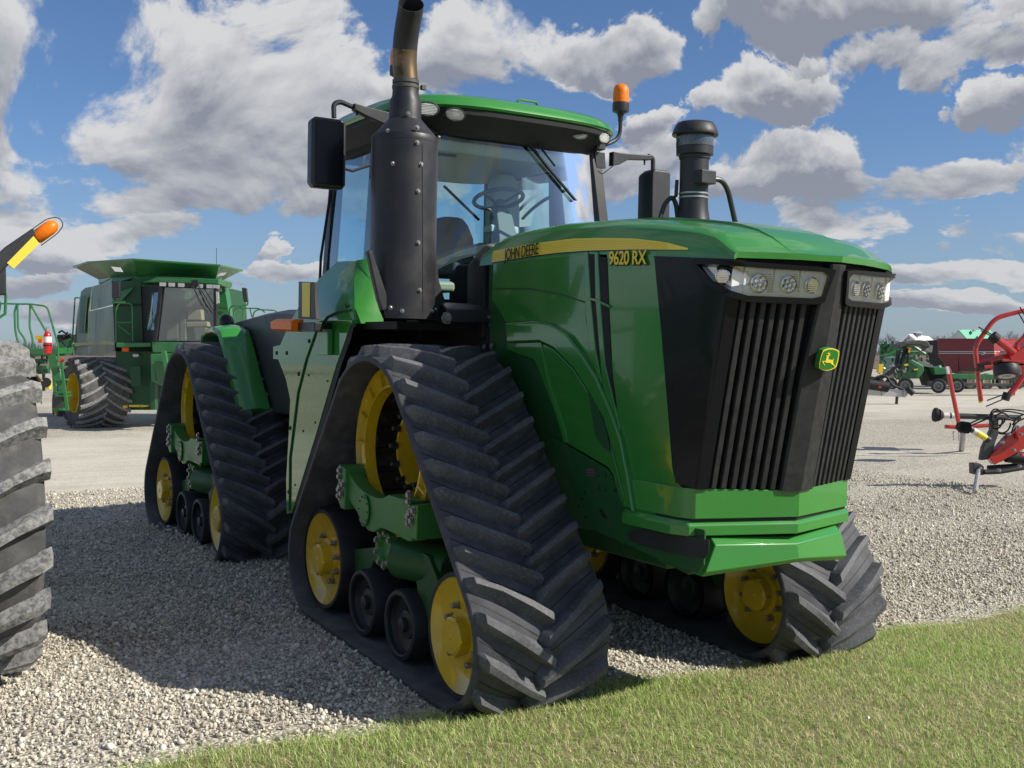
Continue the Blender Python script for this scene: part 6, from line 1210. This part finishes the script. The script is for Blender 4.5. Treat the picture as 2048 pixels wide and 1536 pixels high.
# ------------------------------------------------------------------ loose stones and grass
def seen(x, y, z=0, mg=60):
    q = CM @ (np.array([x, y, z])-CAMP)
    if q[2] < .5: return False
    u = 1024+FPX*q[0]/q[2]; v = 768-FPX*q[1]/q[2]; return -mg < u < 2048+mg and -mg < v < 1536+mg
rng = np.random.default_rng(7)
def pebbles():
    N0 = 420000; X = rng.uniform(-9, .95, N0); Yy = rng.uniform(-6.5, 9, N0); q = (np.stack([X, Yy, np.zeros(N0)], 1)-CAMP) @ CM.T
    u = 1024+FPX*q[:, 0]/q[:, 2]; v = 768-FPX*q[:, 1]/q[:, 2]; dist = q[:, 2]
    ins = (u > -80) & (u < 2130) & (v < 1600); pk = np.where(ins, np.minimum(1, (7.5/dist)**2.0), .06); e = np.array([gedge(y) for y in Yy])
    nzd = np.array([mnoise.noise(Vector((x*1.1, y*1.1, 3))) for x, y in zip(X, Yy)]); keep = (rng.random(N0) < pk*np.clip(1.0+.7*nzd, .55, 1)) & (X < e+.10) & ((X < e-.06) | (rng.random(N0) < .35)); X, Yy, dist = X[keep], Yy[keep], dist[keep]
    Zz = np.array([gz(x, y) for x, y in zip(X, Yy)]); S_ = rng.lognormal(math.log(.0068), .42, len(X)); S_ = np.clip(S_, .0035, .020)
    Zz = Zz+S_*rng.uniform(-.15, .55, len(X))+.004
    me = bpy.data.meshes.new('gravel_stones'); me.vertices.add(len(X)); me.vertices.foreach_set('co', np.stack([X, Yy, Zz], 1).ravel())
    for nm, tp, arr in (('sz', 'FLOAT', S_), ('rot', 'FLOAT_VECTOR', rng.uniform(0, 6.28, (len(X), 3))), ('pick', 'INT', rng.integers(0, 6, len(X)))):
        at_ = me.attributes.new(nm, tp, 'POINT'); at_.data.foreach_set('value' if tp != 'FLOAT_VECTOR' else 'vector', np.asarray(arr).ravel())
    o = link('gravel_stones', me, PEB); tag(o, 'pale mixed gravel stones lying loose over the yard', None, None, 'stuff')
    ng = bpy.data.node_groups.new('stones', 'GeometryNodeTree'); ng.interface.new_socket('Geometry', in_out='INPUT', socket_type='NodeSocketGeometry'); ng.interface.new_socket('Geometry', in_out='OUTPUT', socket_type='NodeSocketGeometry')
    N = NT(ng); gi = N('NodeGroupInput'); go = N('NodeGroupOutput'); join = N('GeometryNodeJoinGeometry')
    g2 = N('GeometryNodeGeometryToInstance')
    for k in range(6):
        ico = N('GeometryNodeMeshIcoSphere', {'Radius': 1.0, 'Subdivisions': 2}); pos = N('GeometryNodeInputPosition'); add = N('ShaderNodeVectorMath', {0: pos.outputs[0], 1: (k*7.1, k*3.3, 0)}, operation='ADD')
        tx = N('ShaderNodeTexNoise', {'Vector': add.outputs[0], 'Scale': 1.1, 'Detail': 1.0}); sub = N('ShaderNodeVectorMath', {0: tx.outputs[1], 1: (.5, .5, .5)}, operation='SUBTRACT'); sc = N('ShaderNodeVectorMath', {0: sub.outputs[0], 1: (1.3, 1.3, 1.0)}, operation='MULTIPLY')
        sp = N('GeometryNodeSetPosition', {'Geometry': ico.outputs[0], 'Offset': sc.outputs[0]}); tr = N('GeometryNodeTransform', {'Geometry': sp.outputs[0], 'Scale': (1.0+.12*(k % 3), .85, .62+.05*(k % 2))}); sm = N('GeometryNodeSetShadeSmooth', {'Geometry': tr.outputs[0]}); mt = N('GeometryNodeSetMaterial', {'Geometry': sm.outputs[0], 'Material': PEB})
        g = N('GeometryNodeGeometryToInstance'); N.l.new(mt.outputs[0], g.inputs[0]); N.l.new(g.outputs[0], join.inputs[0])
    def named(nm, tp): a = N('GeometryNodeInputNamedAttribute', {'Name': nm}, data_type=tp); return a.outputs[0]
    inst = N('GeometryNodeInstanceOnPoints', {'Points': gi.outputs[0], 'Instance': join.outputs[0], 'Pick Instance': True, 'Instance Index': named('pick', 'INT')})
    e2r = N('FunctionNodeEulerToRotation', {0: named('rot', 'FLOAT_VECTOR')}); N.l.new(e2r.outputs[0], inst.inputs['Rotation']); N.l.new(named('sz', 'FLOAT'), inst.inputs['Scale']); N.l.new(inst.outputs[0], go.inputs[0])
    md = o.modifiers.new('stones', 'NODES'); md.node_group = ng
pebbles()
def in_track(x, y):
    return any(a < x < b and c < y < d for a, b, c, d in ((-1.7, 1.02, -1.52, -.66), (-1.7, 1.02, .66, 1.52)))
def grass():
    cols = []; V = []; F = []; n = 0
    N0 = 480000; X = rng.uniform(.55, 5.2, N0); Yy = rng.uniform(-5, 8, N0); q = (np.stack([X, Yy, np.full(N0, -.12)], 1)-CAMP) @ CM.T
    u = 1024+FPX*q[:, 0]/q[:, 2]; v = 768-FPX*q[:, 1]/q[:, 2]; ins = (q[:, 2] > .4) & (u > -60) & (u < 2110) & (v < 1640); e = np.array([gedge(y) for y in Yy])
    edge = np.clip((X-e+.03)/.16, 0, 1)
    dens = np.array([.80+.35*mnoise.noise(Vector((x*2.2, y*2.2, 1))) for x, y in zip(X[:], Yy[:])])
    keep = (rng.random(N0) < np.where(ins, 1.0, .12)*edge*dens) & (X > e-.04)
    X, Yy = X[keep], Yy[keep]; m = len(X)
    patch = np.array([mnoise.noise(Vector((x*.8, y*.8, 8))) + .5*mnoise.noise(Vector((x*3.1, y*3.1, 2))) for x, y in zip(X, Yy)])
    Zz = np.array([lawn_h(x, y) for x, y in zip(X, Yy)])
    blk = np.array([in_track(x, y) for x, y in zip(X, Yy)])
    X, Yy, patch, Zz = X[~blk], Yy[~blk], patch[~blk], Zz[~blk]; m = len(X)
    H = np.clip(rng.normal(.030, .010, m)*(1+.35*patch), .010, .065); A = rng.uniform(0, 2*pi, m)+1.5*patch; L = rng.uniform(.2, 1.7, m)*H; W = rng.uniform(.0010, .0023, m); wa = A+rng.uniform(1.0, 2.1, m)
    dead = rng.random(m) < np.clip(.31-.45*patch, .09, .8); H[dead] *= .85; L[dead] *= 1.25
    dx, dy = np.cos(A), np.sin(A); wx, wy = np.cos(wa)*W, np.sin(wa)*W
    P = np.zeros((m, 5, 3)); P[:, 0] = np.stack([X-wx, Yy-wy, Zz-.004], 1); P[:, 1] = np.stack([X+wx, Yy+wy, Zz-.004], 1)
    mx, my, mz = X+dx*L*.35, Yy+dy*L*.35, Zz+H*.6; P[:, 2] = np.stack([mx+wx*.8, my+wy*.8, mz], 1); P[:, 3] = np.stack([mx-wx*.8, my-wy*.8, mz], 1); P[:, 4] = np.stack([X+dx*L, Yy+dy*L, Zz+H], 1)
    me = bpy.data.meshes.new('grass'); me.vertices.add(m*5); me.vertices.foreach_set('co', P.ravel())
    base = (np.arange(m)*5)[:, None]; tri = np.array([0, 1, 2, 0, 2, 3, 3, 2, 4]); idx = (base+tri).ravel(); me.loops.add(len(idx)); me.loops.foreach_set('vertex_index', idx); me.polygons.add(m*3); me.polygons.foreach_set('loop_start', np.arange(0, m*9, 3)); me.update()
    g1, g2, st = np.array([.235, .375, .08]), np.array([.51, .64, .21]), np.array([.82, .74, .46]); t = rng.random(m)[:, None]; c = g1+(g2-g1)*t; sd_ = st*(.65+.5*rng.random(m)[:, None]); c[dead] = sd_[dead]; c *= 1.12*(1+.14*patch[:, None])
    ca = me.color_attributes.new('tone', 'FLOAT_COLOR', 'POINT'); cc = np.ones((m, 5, 4)); cc[:, :, :3] = c[:, None, :]; ca.data.foreach_set('color', cc.ravel())
    o = link('grass', me, BLD); tag(o, 'short mown spring grass, green mixed with straw-coloured blades', None, None, 'stuff')
grass()
MB().add([(0, 0, 0), (.016, .004, .002), (.014, .018, .006), (.003, .014, .003), (.008, .009, .014)], [(0, 1, 4), (1, 2, 4), (2, 3, 4), (3, 0, 4), (0, 3, 2, 1)])
lf = gpt(1730, 1446, -.09); o = MB().add([lf+np.array(p) for p in ((0, 0, .02), (.018, .004, .024), (.016, .02, .03), (.003, .016, .022), (.010, .010, .038))], [(0, 1, 4), (1, 2, 4), (2, 3, 4), (3, 0, 4), (0, 3, 2, 1)]).build('paper_scrap', WHT, None); tag(o, 'tiny white scrap lying in the grass in front of the tractor', 'litter')
